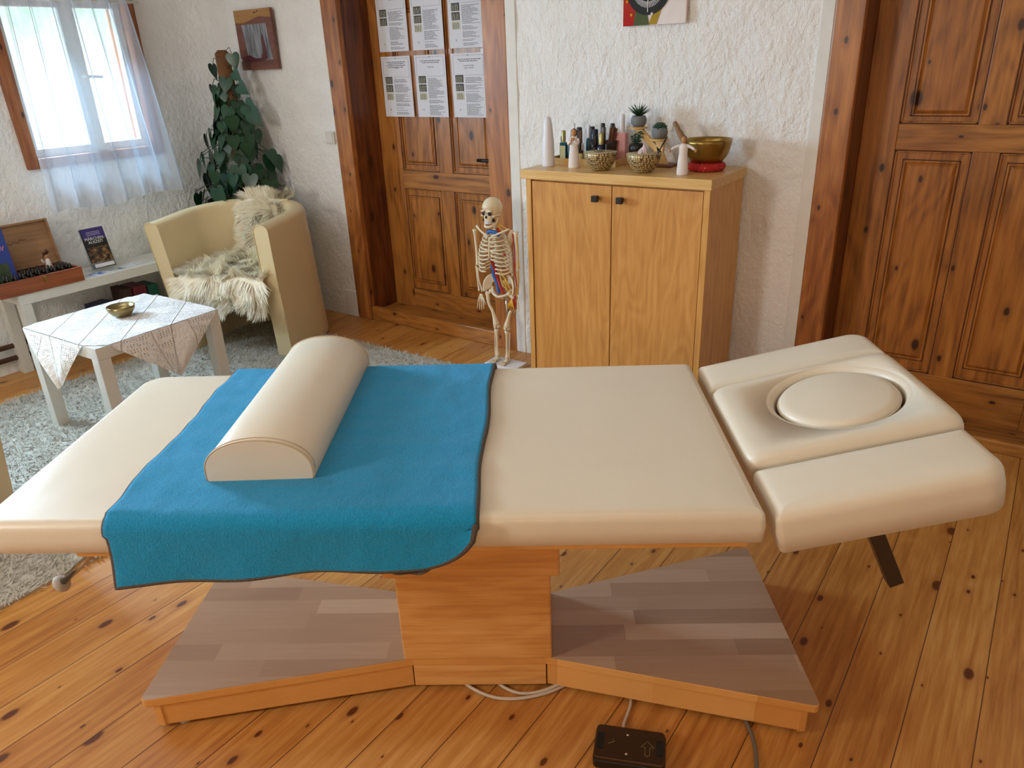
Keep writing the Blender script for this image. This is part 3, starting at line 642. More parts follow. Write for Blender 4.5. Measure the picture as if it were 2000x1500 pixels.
# towel -----------------------------------------------------------------
tow = thing('towel', 'turquoise terry towel with dark overlocked hem draped across the massage table', 'towel', tuple(tw(0, 0, 0)), A)
tl0, tl1 = -0.640, 0.040
rows = []; edge = []
def hangz(s_):
    base = 0.541 + 0.026 * s_ + 0.003 * math.sin(s_ * 14)
    if s_ > 0.84: base += (1 - math.sqrt(max(0, 1 - ((s_ - 0.84) / 0.16) ** 2))) * 0.085
    return base
nx, ny_top, nr, nh = 90, 70, 8, 18
YF = -0.362; ZT = 0.668; RR = 0.026
for i in range(nx + 1):
    s_ = i / nx; r = []
    x = tl0 + (tl1 - tl0) * s_
    def px(y, z, k=0):
        jit = 0.0035 * math.sin(y * 17 + 1.2) * (1 if s_ < 0.02 or s_ > 0.98 else 0.5) + (0.004 * math.sin((ZT - z) * 30) if z < ZT - 0.02 else 0) * (1 - s_)
        lx = x + jit - 0.010 * (y + 0.35) * (1 - s_)
        if s_ < 0.25: lx += (0.012 * (1 - s_ / 0.25)) * min(1, max(0, (ZT - z) / 0.12))
        return lx
    yb0 = 0.372
    for k in range(5):   # short tail folded down behind
        z = ZT - RR - 0.03 * (1 - k / 4); r.append((px(yb0, ZT), yb0, z))
    for k in range(1, 5):
        a = k / 5 * PI / 2; r.append((px(yb0, ZT), yb0 - RR * (1 - math.cos(a)), ZT - RR + RR * math.sin(a)))
    for k in range(ny_top + 1):
        y = yb0 - RR + (YF + RR - (yb0 - RR)) * k / ny_top
        wr_ = 0.0040 * mnoise.noise(Vector((x * 5 + y * 5, y * 14, 3.3))) + 0.0025 * mnoise.noise(Vector((x * 22, y * 16, 1.3)))
        inB = max(0, 1 - max(0, abs(x + 0.395) - 0.10) / 0.03) if y > -0.25 else 0
        r.append((px(y, ZT), y, ZT + max(-0.001, wr_ * (1 - inB) + 0.0015)))
    for k in range(1, nr + 1):
        a = k / nr * PI / 2; r.append((px(YF, ZT), YF + RR - RR * math.sin(a), ZT - RR + RR * math.cos(a)))
    hz = hangz(s_)
    for k in range(1, nh + 1):
        t = k / nh; z = ZT - RR + (hz - (ZT - RR)) * t
        y = YF - t * (0.006 + 0.003 * math.sin(s_ * 19 + 0.5) + 0.004 * math.sin(s_ * 7.5)) - 0.014 * t * max(0, 1 - s_ / 0.3) ** 2
        r.append((px(y, z), y, z))
    rows.append(r)
mbt = MB().grid([list(c) for c in zip(*rows)])
mbt.build('towel_cloth', M['towel'], tow, smooth=True, solid=0.006)
fl_ = [[(-0.15 + 0.13 * i / 16, YF - 0.004 + 0.004 * math.sin(i), 0.60 - (0.60 - 0.549 - 0.030 * (abs(i - 8) / 8) ** 2) * j / 6) for i in range(17)] for j in range(7)]
MB().grid(fl_).tube([Vector(p) for p in fl_[-1]], 0.003, 5).build('folded_corner', M['hem'], tow, smooth=True)
per = [Vector(p) for p in rows[0]] + [Vector(r[-1]) for r in rows[1:-1]] + [Vector(p) for p in reversed(rows[-1])]
MB().tube([p + Vector((0, -0.001 if p.z < ZT - .03 else 0, 0.0005)) for p in per], 0.0058, 6).build('hem', M['hem'], tow, smooth=True)

# half-round bolster ------------------------------------------------------
bo = thing('bolster', 'cream half-round bolster cushion lying on the turquoise towel', 'bolster', tuple(tw(-0.393, 0.063, 0.6745)), A + R_(1.2))
prof = [(-0.104, 0.0), (-0.106, 0.006)]
for k in range(0, 25):
    a = PI - PI * k / 24; prof.append((0.106 * math.cos(a), 0.018 + 0.068 * math.sin(a) ** 0.85 if 0 < k < 24 else 0.018))
prof += [(0.106, 0.006), (0.104, 0.0)]
L = 0.295; rows = []
for t, s_ in ((-L, 0.975), (-L + 0.003, 1.0), (-L * 0.5, 1.0), (0, 1.0), (L * 0.5, 1.0), (L - 0.003, 1.0), (L, 0.975)):
    rows.append([(x * s_, t, z * s_ + (1 - s_) * 0.03) for x, z in prof])
bb = MB().grid(rows, close=True); n = len(prof)
bb.add(rows[0], [tuple(range(n))]); bb.add(rows[-1][::-1], [tuple(range(n))])
bb.build('bolster_cover', M['leather'], bo, smooth=True, angle=R_(50))
for s_ in (-1, 1):
    MB().tube([(x * 1.003, s_ * (L - 0.002), z + 0.0006) for x, z in prof], 0.0016, 6).build('piping', M['seam'], bo, smooth=True)
MB().tube([(x * 1.004, -(L - 0.014), z + 0.0008) for x, z in prof[2:-2]], 0.0011, 5).build('stitching', M['seam'], bo, smooth=True)

# ---------------------------------------------------------------- pedal and cables
pd = thing('foot_pedal', 'dark metal foot pedal switch with up and down arrows on the floor', 'pedal', (-0.507, 1.083, 0), R_(23))
MB().prism(rrect(-0.077, 0.077, -0.046, 0.046, (0.010,) * 4, 4), 0, 0.022).build('pedal_base', M['black'], pd, bevel=0.002)
MB().prism(rrect(-0.075, 0.075, -0.044, 0.044, (0.010,) * 4, 4), 0.022, 0.031).build('pedal_plate', M['bronze_plate'], pd, bevel=0.0015)
for s_ in (-1, 1): MB().prism(rrect(s_ * 0.064 - 0.007, s_ * 0.064 + 0.007, -0.020, 0.020, (0.003,) * 4, 3), 0.0305, 0.0325).build('grip_pad', M['rubber'], pd)
for y in (-0.026, 0.024): MB().lathe([(0.0035, 0.03), (0.0035, 0.0325), (0, 0.0335)], 12, Matrix.Translation((-0.006, y, 0))).build('screw', M['chrome'], pd, smooth=True)
ar = [(0.033, -0.022), (0.033, -0.002), (0.024, -0.002), (0.038, 0.014), (0.052, -0.002), (0.043, -0.002), (0.043, -0.022), (0.038, -0.025), (0.033, -0.022)]
MB().tube([(x, y, 0.0313) for x, y in ar], 0.0006, 5).build('up_arrow', M['gold'], pd)
MB().tube([(-0.047, -0.006, 0.0313), (-0.034, 0.002, 0.0313), (-0.038, 0.008, 0.0313)], 0.0006, 5).build('down_arrow', M['gold'], pd)
MB().tube([(-0.018, 0.045, 0.015), (-0.018, 0.075, 0.006), (-0.007, 0.13, 0.005), (-0.004, 0.20, 0.005)], 0.0036, 8).build('pedal_cord', M['cable'], pd, smooth=True)
def smooth_path(pts, n=8):
    out = []; P = [Vector(p) for p in pts]; P = [P[0]] + P + [P[-1]]
    for i in range(1, len(P) - 2):
        for k in range(n):
            t = k / n; a, b, c, d_ = P[i - 1], P[i], P[i + 1], P[i + 2]
            out.append(0.5 * ((2 * b) + (c - a) * t + (2 * a - 5 * b + 4 * c - d_) * t * t + (3 * b - a - 3 * c + d_) * t ** 3))
    out.append(P[-2]); return out
o = MB().tube(smooth_path([(-0.99, 1.09, .005), (-0.945, 1.047, .005), (-0.872, 1.042, .005), (-0.813, 1.065, .005), (-0.758, 1.117, .005), (-0.725, 1.175, .005), (-0.69, 1.26, .005)]), 0.0042, 8).build('cable', M['cable'], smooth=True); tag(o, 'outer loop of white cable on the floor before the lift column', 'cable')
o = MB().tube(smooth_path([(-0.90, 1.14, .005), (-0.875, 1.092, .005), (-0.814, 1.088, .005), (-0.77, 1.115, .007), (-0.733, 1.165, .013), (-0.70, 1.24, .013)]), 0.0040, 8).build('cable', M['cable'], smooth=True); tag(o, 'shorter inner loop of white cable under the lift column', 'cable')
o = MB().tube(smooth_path([(-0.36, 1.38, .006), (-0.329, 1.311, .006), (-0.293, 1.262, .006), (-0.264, 1.193, .006), (-0.255, 1.10, .006), (-0.30, 1.0, .006)]), 0.0048, 8).build('cable', M['cablegrey'], smooth=True); tag(o, 'grey cable curving over the floor right of the foot pedal', 'cable')

# ---------------------------------------------------------------- cabinet
cb = thing('cabinet', 'maple cabinet with two doors and black cube knobs against the back wall', 'cabinet', (-1.40, 2.81, 0))
bx = MB(); bx.box(-0.395, -0.371, -0.175, 0.175, 0, 0.953).box(0.381, 0.405, -0.175, 0.175, 0, 0.953).box(-0.371, 0.381, 0.160, 0.172, 0.02, 0.953).box(-0.371, 0.381, -0.150, 0.16, 0.03, 0.05).box(-0.371, 0.381, -0.150, 0.16, 0.933, 0.953)
bx.build('body', M['maple'], cb, bevel=0.0015)
MB().box(-0.415, 0.413, -0.188, 0.175, 0.953, 0.990).build('cabinet_top', M['maple_top'], cb, bevel=0.002)
for (a, b, kx) in ((-0.366, 0.004, -0.056), (0.008, 0.378, 0.052)):
    dr = MB().box(a, b, -0.172, -0.153, 0.05, 0.944).build('cabinet_door', M['maple_door'], cb, bevel=0.0015)
    MB().box(kx - 0.006, kx + 0.006, -0.19, -0.171, 0.889, 0.901).box(kx - 0.012, kx + 0.012, -0.206, -0.186, 0.883, 0.907).build('knob', M['black'], dr, bevel=0.001)
CZ = 0.990
# white cone bottle
o = MB().lathe([(0.026, 0), (0.027, 0.006), (0.024, 0.10), (0.0215, 0.12), (0.021, 0.125), (0.0215, 0.13), (0.018, 0.17), (0.013, 0.192), (0.008, 0.198), (0, 0.199)], 32).build('bottle', M['frost'], smooth=True, loc=(-1.752, 2.745, CZ)); tag(o, 'tall white conical bottle at the left end of the cabinet top', 'bottle')
# figurines
def figure(loc, rz, label, pose):
    t = thing('figurine', label, 'figurine', loc, rz)
    MB().lathe([(0.019, 0), (0.021, 0.004), (0.019, 0.04), (0.0155, 0.075), (0.0165, 0.095), (0.015, 0.104), (0.007, 0.111)], 20, None, 1.0, 0.72).build('dress', M['dress'], t, smooth=True)
    MB().ball((0, -0.001, 0.123), (0.0095, 0.0095, 0.0125), 14, 10).tube([(0, 0, 0.105), (0, 0, 0.116)], 0.005, 8).build('head', M['skin'], t, smooth=True)
    MB().ball((0, 0.004, 0.126), (0.0105, 0.0095, 0.012), 14, 10).ball((0.002, 0.011, 0.118), (0.007, 0.006, 0.009), 10, 8).build('hair', M['hair'], t, smooth=True)
    for s_ in (-1, 1):
        if pose == 'open': pts = [(s_ * 0.012, 0, 0.103), (s_ * 0.028, -0.004, 0.098), (s_ * 0.042, -0.012, 0.090)]; hd = (s_ * 0.046, -0.014, 0.087)
        else: pts = [(s_ * 0.014, 0, 0.102), (s_ * 0.018, -0.010, 0.086), (s_ * 0.007, -0.019, 0.097)]; hd = (s_ * 0.003, -0.020, 0.103)
        a_ = MB().tube(smooth_path(pts, 4), [0.0065, 0.006, 0.006, 0.0055, 0.005, 0.005, 0.0045, 0.004, 0.0035][:len(smooth_path(pts, 4))], 8).build('arm', M['dress'], t, smooth=True)
        MB().ball(hd, (0.0045, 0.004, 0.006), 8, 6).build('hand', M['skin'], a_, smooth=True)
    return t
figure((-1.622, 2.735, CZ), 0.3, 'white carved figurine with hands folded at the chest, left on the cabinet', 'pray').scale = (1.12,) * 3
figure((-1.134, 2.700, CZ), 0.25, 'white carved angel figurine with outstretched arms before the singing bowl', 'open').scale = (1.02,) * 3
# tray with bottles
tr = thing('tray', 'shallow wooden tray holding small bottles at the back of the cabinet', 'tray', (-1.635, 2.885, CZ))
MB().box(-0.165, 0.165, -0.075, 0.075, 0, 0.008).build('tray_bottom', M['maple_top'], tr)
MB().box(-0.168, 0.168, -0.081, -0.073, 0, 0.026).box(-0.168, 0.168, 0.073, 0.081, 0, 0.026).box(-0.168, -0.160, -0.073, 0.073, 0, 0.026).box(0.160, 0.168, -0.073, 0.073, 0, 0.026).build('tray_rim', M['maple_top'], tr, bevel=0.001)
TZ = CZ + 0.0085
def bottle(x, y, h, r, body, cap, label, lab=None, square=False, capr=0.55, z=TZ, name='bottle', group=None):
    t = thing(name, label, 'bottle', (x, y, z), random.uniform(-.4, .4) if not square else 0.1, group)
    bh = h * 0.62
    if square: MB().prism(rrect(-r, r, -r * .75, r * .75, (r * .25,) * 4, 4), 0, bh).build('bottle_body', body, t, bevel=0.001)
    else: MB().lathe([(r * 0.95, 0), (r, 0.002), (r, bh * 0.86), (r * 0.85, bh * 0.94), (r * 0.45, bh), (r * .42, bh * 1.04)], 20).build('bottle_body', body, t, smooth=True)
    c = r * capr; MB().lathe([(c, bh * 1.0), (c, h * 0.97), (c * 0.8, h), (0, h)], 16).build('bottle_cap', cap, t, smooth=True, angle=R_(40))
    if lab is not None:
        if square: MB().box(-r * .8, r * .8, -r * .75 - .0008, -r * .75, bh * .12, bh * .85).build('bottle_label', lab, t)
        else: MB().lathe([(r * 1.02, bh * .2), (r * 1.02, bh * .75)], 20, cap=False).build('bottle_label', lab, t, smooth=True)
    return t
bottle(-1.775, 2.895, 0.098, 0.012, M['bottle_blue'], M['black'], 'small dark blue bottle with black cap peeking out right of the white cone bottle')
bottle(-1.728, 2.830, 0.128, 0.015, M['bottle_teal'], M['gold'], 'square perfume bottle with gold cap and cream label', M['labelcream'], True, 0.6)
bottle(-1.690, 2.835, 0.095, 0.016, M['bottle_teal'], M['frost'], 'teal bottle right of the cream labelled perfume bottle')
bottle(-1.695, 2.905, 0.135, 0.013, M['bottle_black'], M['black'], 'slim black bottle with square black cap behind the teal bottle', capr=0.9)
bottle(-1.662, 2.860, 0.125, 0.012, M['frost'], M['stick'], 'white bottle with copper brown cap behind the praying figurine')
bottle(-1.735, 2.930, 0.150, 0.012, M['frost'], M['frost'], 'clear pointed bottle at the rear left of the tray', capr=0.3)
bottle(-1.638, 2.915, 0.138, 0.014, M['bottle_black'], M['black'], 'black bottle standing second from the tallest dark cap', capr=0.8)
bottle(-1.648, 2.825, 0.085, 0.015, M['basket'], M['black'], 'dark jar with silver patterned label right of the praying figurine', M['labelcream'])
bottle(-1.612, 2.890, 0.130, 0.015, M['bottle_blue'], M['bottle_blue'], 'cobalt blue bottle with blue cap in the middle of the tray', capr=0.95)
bottle(-1.598, 2.935, 0.150, 0.012, M['bottle_black'], M['black'], 'tall black bottle at the back centre of the tray', capr=0.8)
bottle(-1.555, 2.845, 0.120, 0.019, M['bottle_blue'], M['gold'], 'midnight blue bottle with silver spray top in front of the woven basket')
bottle(-1.552, 2.935, 0.150, 0.012, M['bottle_teal'], M['black'], 'slender green glass bottle with black cap behind the basket', capr=0.8)
bottle(-1.520, 2.940, 0.176, 0.015, M['frost'], M['frost'], 'white pump bottle left of the pink bottle', capr=0.75)
t = bottle(-1.492, 2.905, 0.188, 0.023, M['pink'], M['frost'], 'large pink bottle with white cap at the right end of the tray', None, True, 0.5)
bottle(-1.760, 2.940, 0.120, 0.012, M['bottle_teal'], M['frost'], 'thin green glass bottle with white cap at the rear left corner of the tray')
bottle(-1.712, 2.890, 0.128, 0.012, M['bottle_blue'], M['frost'], 'blue bottle with white cap behind the gold capped perfume bottle')
bottle(-1.672, 2.945, 0.142, 0.012, M['bottle_teal'], M['frost'], 'pale topped teal bottle at the back of the tray, left of the copper capped one')
bottle(-1.590, 2.855, 0.110, 0.014, M['bottle_black'], M['black'], 'squat black bottle in front of the cobalt blue one', capr=0.8)
bottle(-1.575, 2.900, 0.138, 0.011, M['bottle_teal'], M['steel'], 'narrow green bottle with grey cap between cobalt bottle and basket', capr=0.8)
bottle(-1.522, 2.830, 0.080, 0.012, M['bottle_blue'], M['black'], 'short dark blue vial in front of the woven basket')
# basket with sticks
bk = thing('basket', 'small dark woven basket in front of the pink bottle', 'basket', (-1.532, 2.872, TZ))
MB().lathe([(0.022, 0), (0.028, 0.01), (0.034, 0.085), (0.036, 0.088), (0.030, 0.086), (0.020, 0.015), (0, 0.014)], 24, None, 1, .62).build('basket_body', M['basket'], bk, smooth=True)
for k in range(9):
    a = random.uniform(0.25, 0.55); x = random.uniform(-.01, .012); y = random.uniform(-.010, .010)
    o = MB().tube([(0, 0, 0), (0.05 * a * 1.3, random.uniform(-.008, .008), 0.115 + random.uniform(-.02, .015))], [0.0035, 0.0045], 7).build('cinnamon_stick', M['stick'], smooth=True, loc=(-1.535 + x, 2.872 + y, TZ + 0.016))
    tag(o, 'brown bark stick standing in the dark woven basket', 'stick', 'bark sticks in the basket')
# scale bowls
def scalebowl(loc, label):
    t = thing('bowl', label, 'bowl', loc)
    P = [(0.0, 0), (0.030, 0), (0.034, 0.004), (0.050, 0.022), (0.062, 0.046), (0.067, 0.070)]
    MB().lathe(P + [(0.0655, 0.0715)], 48).build('bowl_outside', M['scale'], t, smooth=True)
    MB().lathe([(0.0655, 0.0715), (0.064, 0.070), (0.058, 0.044), (0.045, 0.022), (0.02, 0.010), (0, 0.009)], 48, cap=False).build('bowl_inside', M['maroon'], t, smooth=True); return t
scalebowl((-1.486, 2.712, CZ), 'gold scale patterned bowl filled with dried petals, left of its twin')
scalebowl((-1.300, 2.715, CZ), 'gold scale patterned bowl with dark red inside holding crystals')
fm = MB()
for k in range(260):
    a = random.uniform(0, 2 * PI); r = 0.055 * math.sqrt(random.random()); z = 0.052 + 0.014 * (1 - (r / 0.06) ** 2) + random.uniform(-.004, .008)
    b = random.uniform(0, 2 * PI); l = random.uniform(.006, .016); dx, dy, dz = math.cos(b) * l, math.sin(b) * l, random.uniform(-.004, .008)
    p = Vector((r * math.cos(a), r * math.sin(a), z)); fm.tube([p, p + Vector((dx, dy, dz))], [0.0025, 0.0008], 4)
fm.lathe([(0.055, 0.045), (0.05, 0.052), (0.0, 0.06)], 24)
o = fm.build('dried_petals', plain('dried_petals', '9b8664', 0.9, var=0.25), loc=(-1.486, 2.712, CZ)); tag(o, 'heap of dried grey beige petals in the left scale bowl', 'petals', kind='stuff')
for i, (x, y, h, r, tx, ty) in enumerate(((-0.018, -0.005, 0.070, 0.016, 0.18, 0), (0.012, 0.008, 0.085, 0.012, -0.2, 0.1), (0.0, -0.02, 0.05, 0.013, 0.5, -0.1))):
    o = MB().lathe([(r * .8, 0), (r, h * .2), (r * .85, h * .75), (0, h)], 6).build('crystal', M['crystal'], loc=(-1.300 + x, 2.715 + y, CZ + 0.026), rot=(ty, tx, 0.5 * i)); tag(o, ('leaning broad', 'upright slim', 'low slanting')[i] + ' pale pink crystal in the right scale bowl', 'crystal')
o = MB().tube([(0, 0, 0), (0.062, 0.006, 0.110)], [0.0022, 0.003], 8).build('incense_stick', M['black'], smooth=True, loc=(-1.275, 2.722, CZ + 0.022)); tag(o, 'thin black stick leaning out of the right scale bowl', 'stick')
# plant stand with three pots
ps = thing('plant_stand', 'zigzag light wooden plant stand with three small plates', 'plant stand', (-1.335, 2.895, CZ))
MB().box(-0.055, 0.085, -0.040, 0.045, 0, 0.010).build('stand_foot', M['art_wood'], ps, bevel=0.002)
def plate(x, y, z): MB().lathe([(0.030, z - 0.007), (0.036, z - 0.006), (0.037, z), (0.031, z + 0.001), (0, z + .001)], 28, Matrix.Translation((x, y, 0))).build('stand_plate', M['maple_top'], ps, smooth=True, angle=R_(40))
plate(-0.078, 0, 0.150); plate(0.020, -0.01, 0.107); plate(-0.075, -0.02, 0.045)
zz = [(-0.095, 0.143), (-0.060, 0.143), (0.034, 0.055), (0.055, 0.010), (0.022, 0.010), (0.004, 0.052)]
MB().prism(zz, -0.009, 0.009, Matrix.Rotation(PI / 2, 4, 'X')).prism([(0.000, 0.100), (0.040, 0.100), (0.034, 0.055), (0.014, 0.050)], -0.009, 0.009, Matrix.Rotation(PI / 2, 4, 'X')).prism([(-0.09, 0.038), (-0.06, 0.038), (0.02, 0.012), (0.0, 0.010)], -0.009, 0.009, Matrix.Rotation(PI / 2, 4, 'X')).build('stand_back', M['maple_top'], ps, bevel=0.001)
def pot(loc, label, kind, dark=False):
    t = thing('potted_succulent', label, 'plant', loc)
    MB().lathe([(0.0, 0), (0.022, 0), (0.030, 0.010), (0.032, 0.024), (0.028, 0.038), (0.024, 0.041), (0.022, 0.038), (0, 0.036)], 28).build('pot', M['concrete'] if not dark else M['black'], t, smooth=True)
    lf = MB()
    if kind == 'spiky':
        for k in range(34):
            a = k * 2.4; el = 0.25 + 0.95 * (k / 34); l = 0.044 + 0.012 * random.random()
            dr_ = Vector((math.cos(a) * math.cos(el), math.sin(a) * math.cos(el), math.sin(el) + 0.25)).normalized(); p0 = Vector((0, 0, 0.037))
            lf.tube([p0, p0 + dr_ * l * .5, p0 + dr_ * l + Vector((math.cos(a), math.sin(a), 0.3)) * 0.006], [0.0032, 0.0026, 0.0003], 5)
    elif kind == 'round':
        for k in range(30):
            a = k * 2.4; el = 0.1 + 1.3 * (k / 30); l = 0.032
            dr_ = Vector((math.cos(a) * math.cos(el), math.sin(a) * math.cos(el), math.sin(el) * 0.8)); p0 = Vector((0, 0, 0.036))
            lf.tube([p0, p0 + dr_ * l * .4, p0 + dr_ * l * .75, p0 + dr_ * l], [0.003, 0.0055, 0.0065, 0.001], 6)
    else:
        for b_ in range(4):
            a0 = b_ * 1.7; top = Vector((0.018 * math.cos(a0), 0.018 * math.sin(a0), 0.085 - 0.008 * b_)); lf.tube([(0, 0, 0.03), top], 0.0018, 5)
            for k in range(9):
                f_ = 0.35 + 0.65 * k / 8; p = Vector((0, 0, 0.03)).lerp(top, f_); a = k * 2.2 + b_; lf.ball(tuple(p + Vector((math.cos(a), math.sin(a), .25)) * 0.009), (0.007, 0.006, 0.003), 8, 6)
    lf.build('succulent_leaves', M['succulent'], t, smooth=True); return t
pot((-1.413, 2.895, CZ + 0.152), 'grey pot with spiky green succulent on the topmost stand plate', 'spiky')
pot((-1.315, 2.885, CZ + 0.109), 'grey pot with rounded rosette succulent on the middle stand plate', 'round')
pot((-1.410, 2.875, CZ + 0.047), 'dark leafy succulent half hidden behind the right scale bowl', 'leafy', True)
# singing bowl on red ring, mallet
rg = []
for i in range(49):
    a = 2 * PI * i / 48; rg.append([(math.cos(a) * (0.052 + 0.021 * math.cos(b)), math.sin(a) * (0.052 + 0.021 * math.cos(b)), 0.0165 + 0.0165 * math.sin(b)) for b in [2 * PI * k / 16 for k in range(16)]])
o = MB().grid(rg, close=True).build('cushion_ring', M['redcloth'], smooth=True, loc=(-1.098, 2.845, CZ)); tag(o, 'red patterned ring cushion under the large singing bowl', 'cushion')
sb = MB().lathe([(0.0, 0.0), (0.040, 0.0), (0.060, 0.012), (0.080, 0.040), (0.089, 0.080), (0.0895, 0.092), (0.0865, 0.092), (0.084, 0.080), (0.075, 0.042), (0.055, 0.016), (0.03, 0.006), (0, 0.005)], 64, cap=False).build('singing_bowl', M['brass'], smooth=True, loc=(-1.098, 2.845, CZ + 0.024)); tag(sb, 'large golden hammered singing bowl on a red ring cushion', 'bowl')
ml = thing('mallet', 'wooden singing bowl mallet leaning inside the large golden bowl', 'mallet', (-1.150, 2.840, CZ + 0.040))
dd = Vector((-0.095, 0.0, 0.150)).normalized(); Q = dd.to_track_quat('Z', 'Y').to_matrix().to_4x4()
MB().lathe([(0.0115, 0), (0.012, 0.004), (0.012, 0.115), (0.011, 0.12)], 20, Q).build('mallet_body', M['mallet'], ml, smooth=True, angle=R_(40))
MB().lathe([(0.009, 0.12), (0.0092, 0.155), (0.007, 0.16), (0, 0.16)], 20, Q).build('mallet_grip', M['mallet'], ml, smooth=True, angle=R_(40))

# clock -----------------------------------------------------------------
ck = thing('wall_clock', 'square art glass clock in red, olive and white with a black dial', 'clock', (-1.401, 2.988, 1.512))
MB().box(-0.133, 0.133, -0.012, 0.0, 0, 0.27).build('clock_panel', M['dress'], ck, bevel=0.001)
RX = Matrix.Rotation(PI / 2, 4, 'X')
def flat(pts, y, mat, name): return MB().prism(pts, y, y + 0.0015, RX).build(name, mat, ck)
flat([(-0.132, 0.001), (-0.085, 0.001), (-0.075, 0.05), (-0.10, 0.14), (-0.132, 0.25)], 0.0125, plain('glass_red', 'b01a14', 0.2), 'red_glass')
flat([(-0.085, 0.001), (-0.018, 0.001), (-0.03, 0.05), (-0.08, 0.05)], 0.0128, plain('glass_olive', '4b5a34', 0.2), 'green_glass')
flat([(-0.02, 0.002), (0.012, 0.002), (0.030, 0.05), (0.075, 0.12), (0.09, 0.16), (0.05, 0.15), (0.0, 0.06)], 0.0128, plain('glass_ochre', 'a98a1c', 0.2), 'ochre_glass')
MB().lathe([(0.092, 0.0), (0.092, 0.0035), (0, 0.0035)], 64, Matrix.Translation((-0.024, -0.0135, 0.128)) @ RX).build('clock_dial', M['rubber'], ck, smooth=True, angle=R_(40))
mk = MB()
for k in range(60):
    a = 2 * PI * k / 60; mk.box(0.045, 0.066, -0.0011, 0.0011, 0.0036, 0.0042, Matrix.Translation((-0.024, -0.0135, 0.128)) @ RX @ Matrix.Rotation(a, 4, 'Z'))
mk.build('dial_marks', M['frost'], ck)
MB().box(-0.0015, 0.0015, -0.082, 0.01, 0.0045, 0.006, Matrix.Translation((-0.024, -0.0135, 0.128)) @ RX).build('clock_hand', M['frost'], ck)
for (x, z, m_) in ((-0.114, 0.088, 'gold'), (-0.094, 0.040, 'gold'), (-0.018 + 0.012, 0.043 - 0.004, 'frost'), (0.052, 0.105, 'frost')):
    MB().lathe([(0.0, 0), (0.0055, 0), (0.0055, 0.004), (0, 0.005)], 16, Matrix.Translation((x, -0.0135, z)) @ RX).build('glass_drop', M['frost'] if m_ == 'frost' else plain('glass_amber', 'd9a21c', 0.2), ck, smooth=True)

# posters -----------------------------------------------------------------
PX = [(-3.119, -2.908), (-2.878, -2.667), (-2.628, -2.412)]
head = [['31.08.2025'], [], ['Freitag 21:00 - Samstag 10:00'], ['Freitag'], ['Donnerstag:'], ['Freitag, 05.12.2025', '16:00 - 19:30 Uhr']]
plabels = ['left paper notice of the upper row on the old door, two photos', 'middle paper notice of the upper row on the old door, three photos', 'right paper notice of the upper row on the old door, above the taped strips',
           'left paper notice of the lower row on the old door, titled in four lines', 'middle paper notice of the lower row on the old door, grey photo first', 'right paper notice of the lower row on the old door, with bold Friday date']
for row in range(2):
    for k in range(3):
        i = row * 3 + k; x0, x1 = PX[k]; z1 = 1.447 if row else 1.775; z0 = z1 - 0.305
        t = thing('poster', plabels[i], 'poster', ((x0 + x1) / 2, 3.2165, z0), 0, None); wd = x1 - x0
        t.location.y = 3.2145
        MB().box(-wd / 2, wd / 2, -0.0008, 0.0, 0, 0.305).build('paper_sheet', M['paper'], t)
        ln = MB(); X = lambda u: -wd / 2 + u * wd
        for (a, b, c, d_) in ((0.06, 0.94, 0.965, 0.968), (0.06, 0.064, 0.66, 0.968), (0.936, 0.94, 0.66, 0.968), (0.40, 0.94, 0.66, 0.663)): ln.box(X(a), X(b), -0.0012, -0.0007, c * .305, d_ * .305)
        rnd = random.Random(i)
        y = 0.62
        while y > 0.03:
            if rnd.random() < 0.14: y -= 0.022
            a = 0.40; end = 0.40 + rnd.uniform(0.25, 0.52)
            while a < end: l = rnd.uniform(0.02, 0.07); ln.box(X(a), X(min(a + l, end)), -0.0012, -0.0007, y * .305, (y + 0.0065) * .305); a += l + 0.012
            y -= 0.0155
        for yy in range(4 if row == 0 or k == 0 else 2):
            a = 0.2 + 0.05 * (yy % 2)
            while a < 0.80 - 0.05 * (yy % 2): l = rnd.uniform(0.03, 0.09); ln.box(X(a), X(a + l), -0.0012, -0.0007, (0.90 - yy * 0.028) * .305, (0.911 - yy * 0.028) * .305); a += l + 0.015
        for ex, ez in ((0, 0.966), (X(0.2), 0.12)): MB().lathe([(0.0040, 0.0007), (0.0040, 0.0015), (0.0026, 0.0015), (0.0026, 0.0007)], 16, Matrix.Translation((ex, 0, ez * .305)) @ RX, 0.85, 1.0).build('emblem', M['ink'], t)
        ln.build('print', M['ink'], t)
        for q, s_ in enumerate(head[i]): text(t, s_, 0.0085, (X(0.52), -0.0008, (0.80 - 0.035 * q) * .305), (PI / 2, 0, 0), M['inkdark'], 'heading', 0.0003)
        for q in range(2 if i == 0 else 3):
            zb = (0.55 - q * 0.135) * .305
            ph = MB().box(X(0.10), X(0.34), -0.0013, -0.0007, zb, zb + 0.036).build('photo', M['photo'] if q < 2 else M['photolight'], t)
            dm = MB()
            for f_ in range(4):
                u = 0.13 + 0.05 * f_; dm.tube([(X(u), -0.0014, zb + 0.002), (X(u + 0.01), -0.0014, zb + 0.018), (X(u + rnd.uniform(-.01, .03)), -0.0014, zb + 0.030)], 0.0016, 5, None, 0.3)
            dm.build('photo_figures', M['photolight'] if q < 2 else M['inkdark'], ph)
o = MB().box(-0.018, 0.018, -0.001, 0, -0.013, 0.013).box(-0.016, 0.018, -0.001, 0, 0.016, 0.034).build('tape_strip', M['frost'], loc=(-2.418, 3.2125, 1.452)); tag(o, 'small white paper strips taped between the right notices', 'tape')

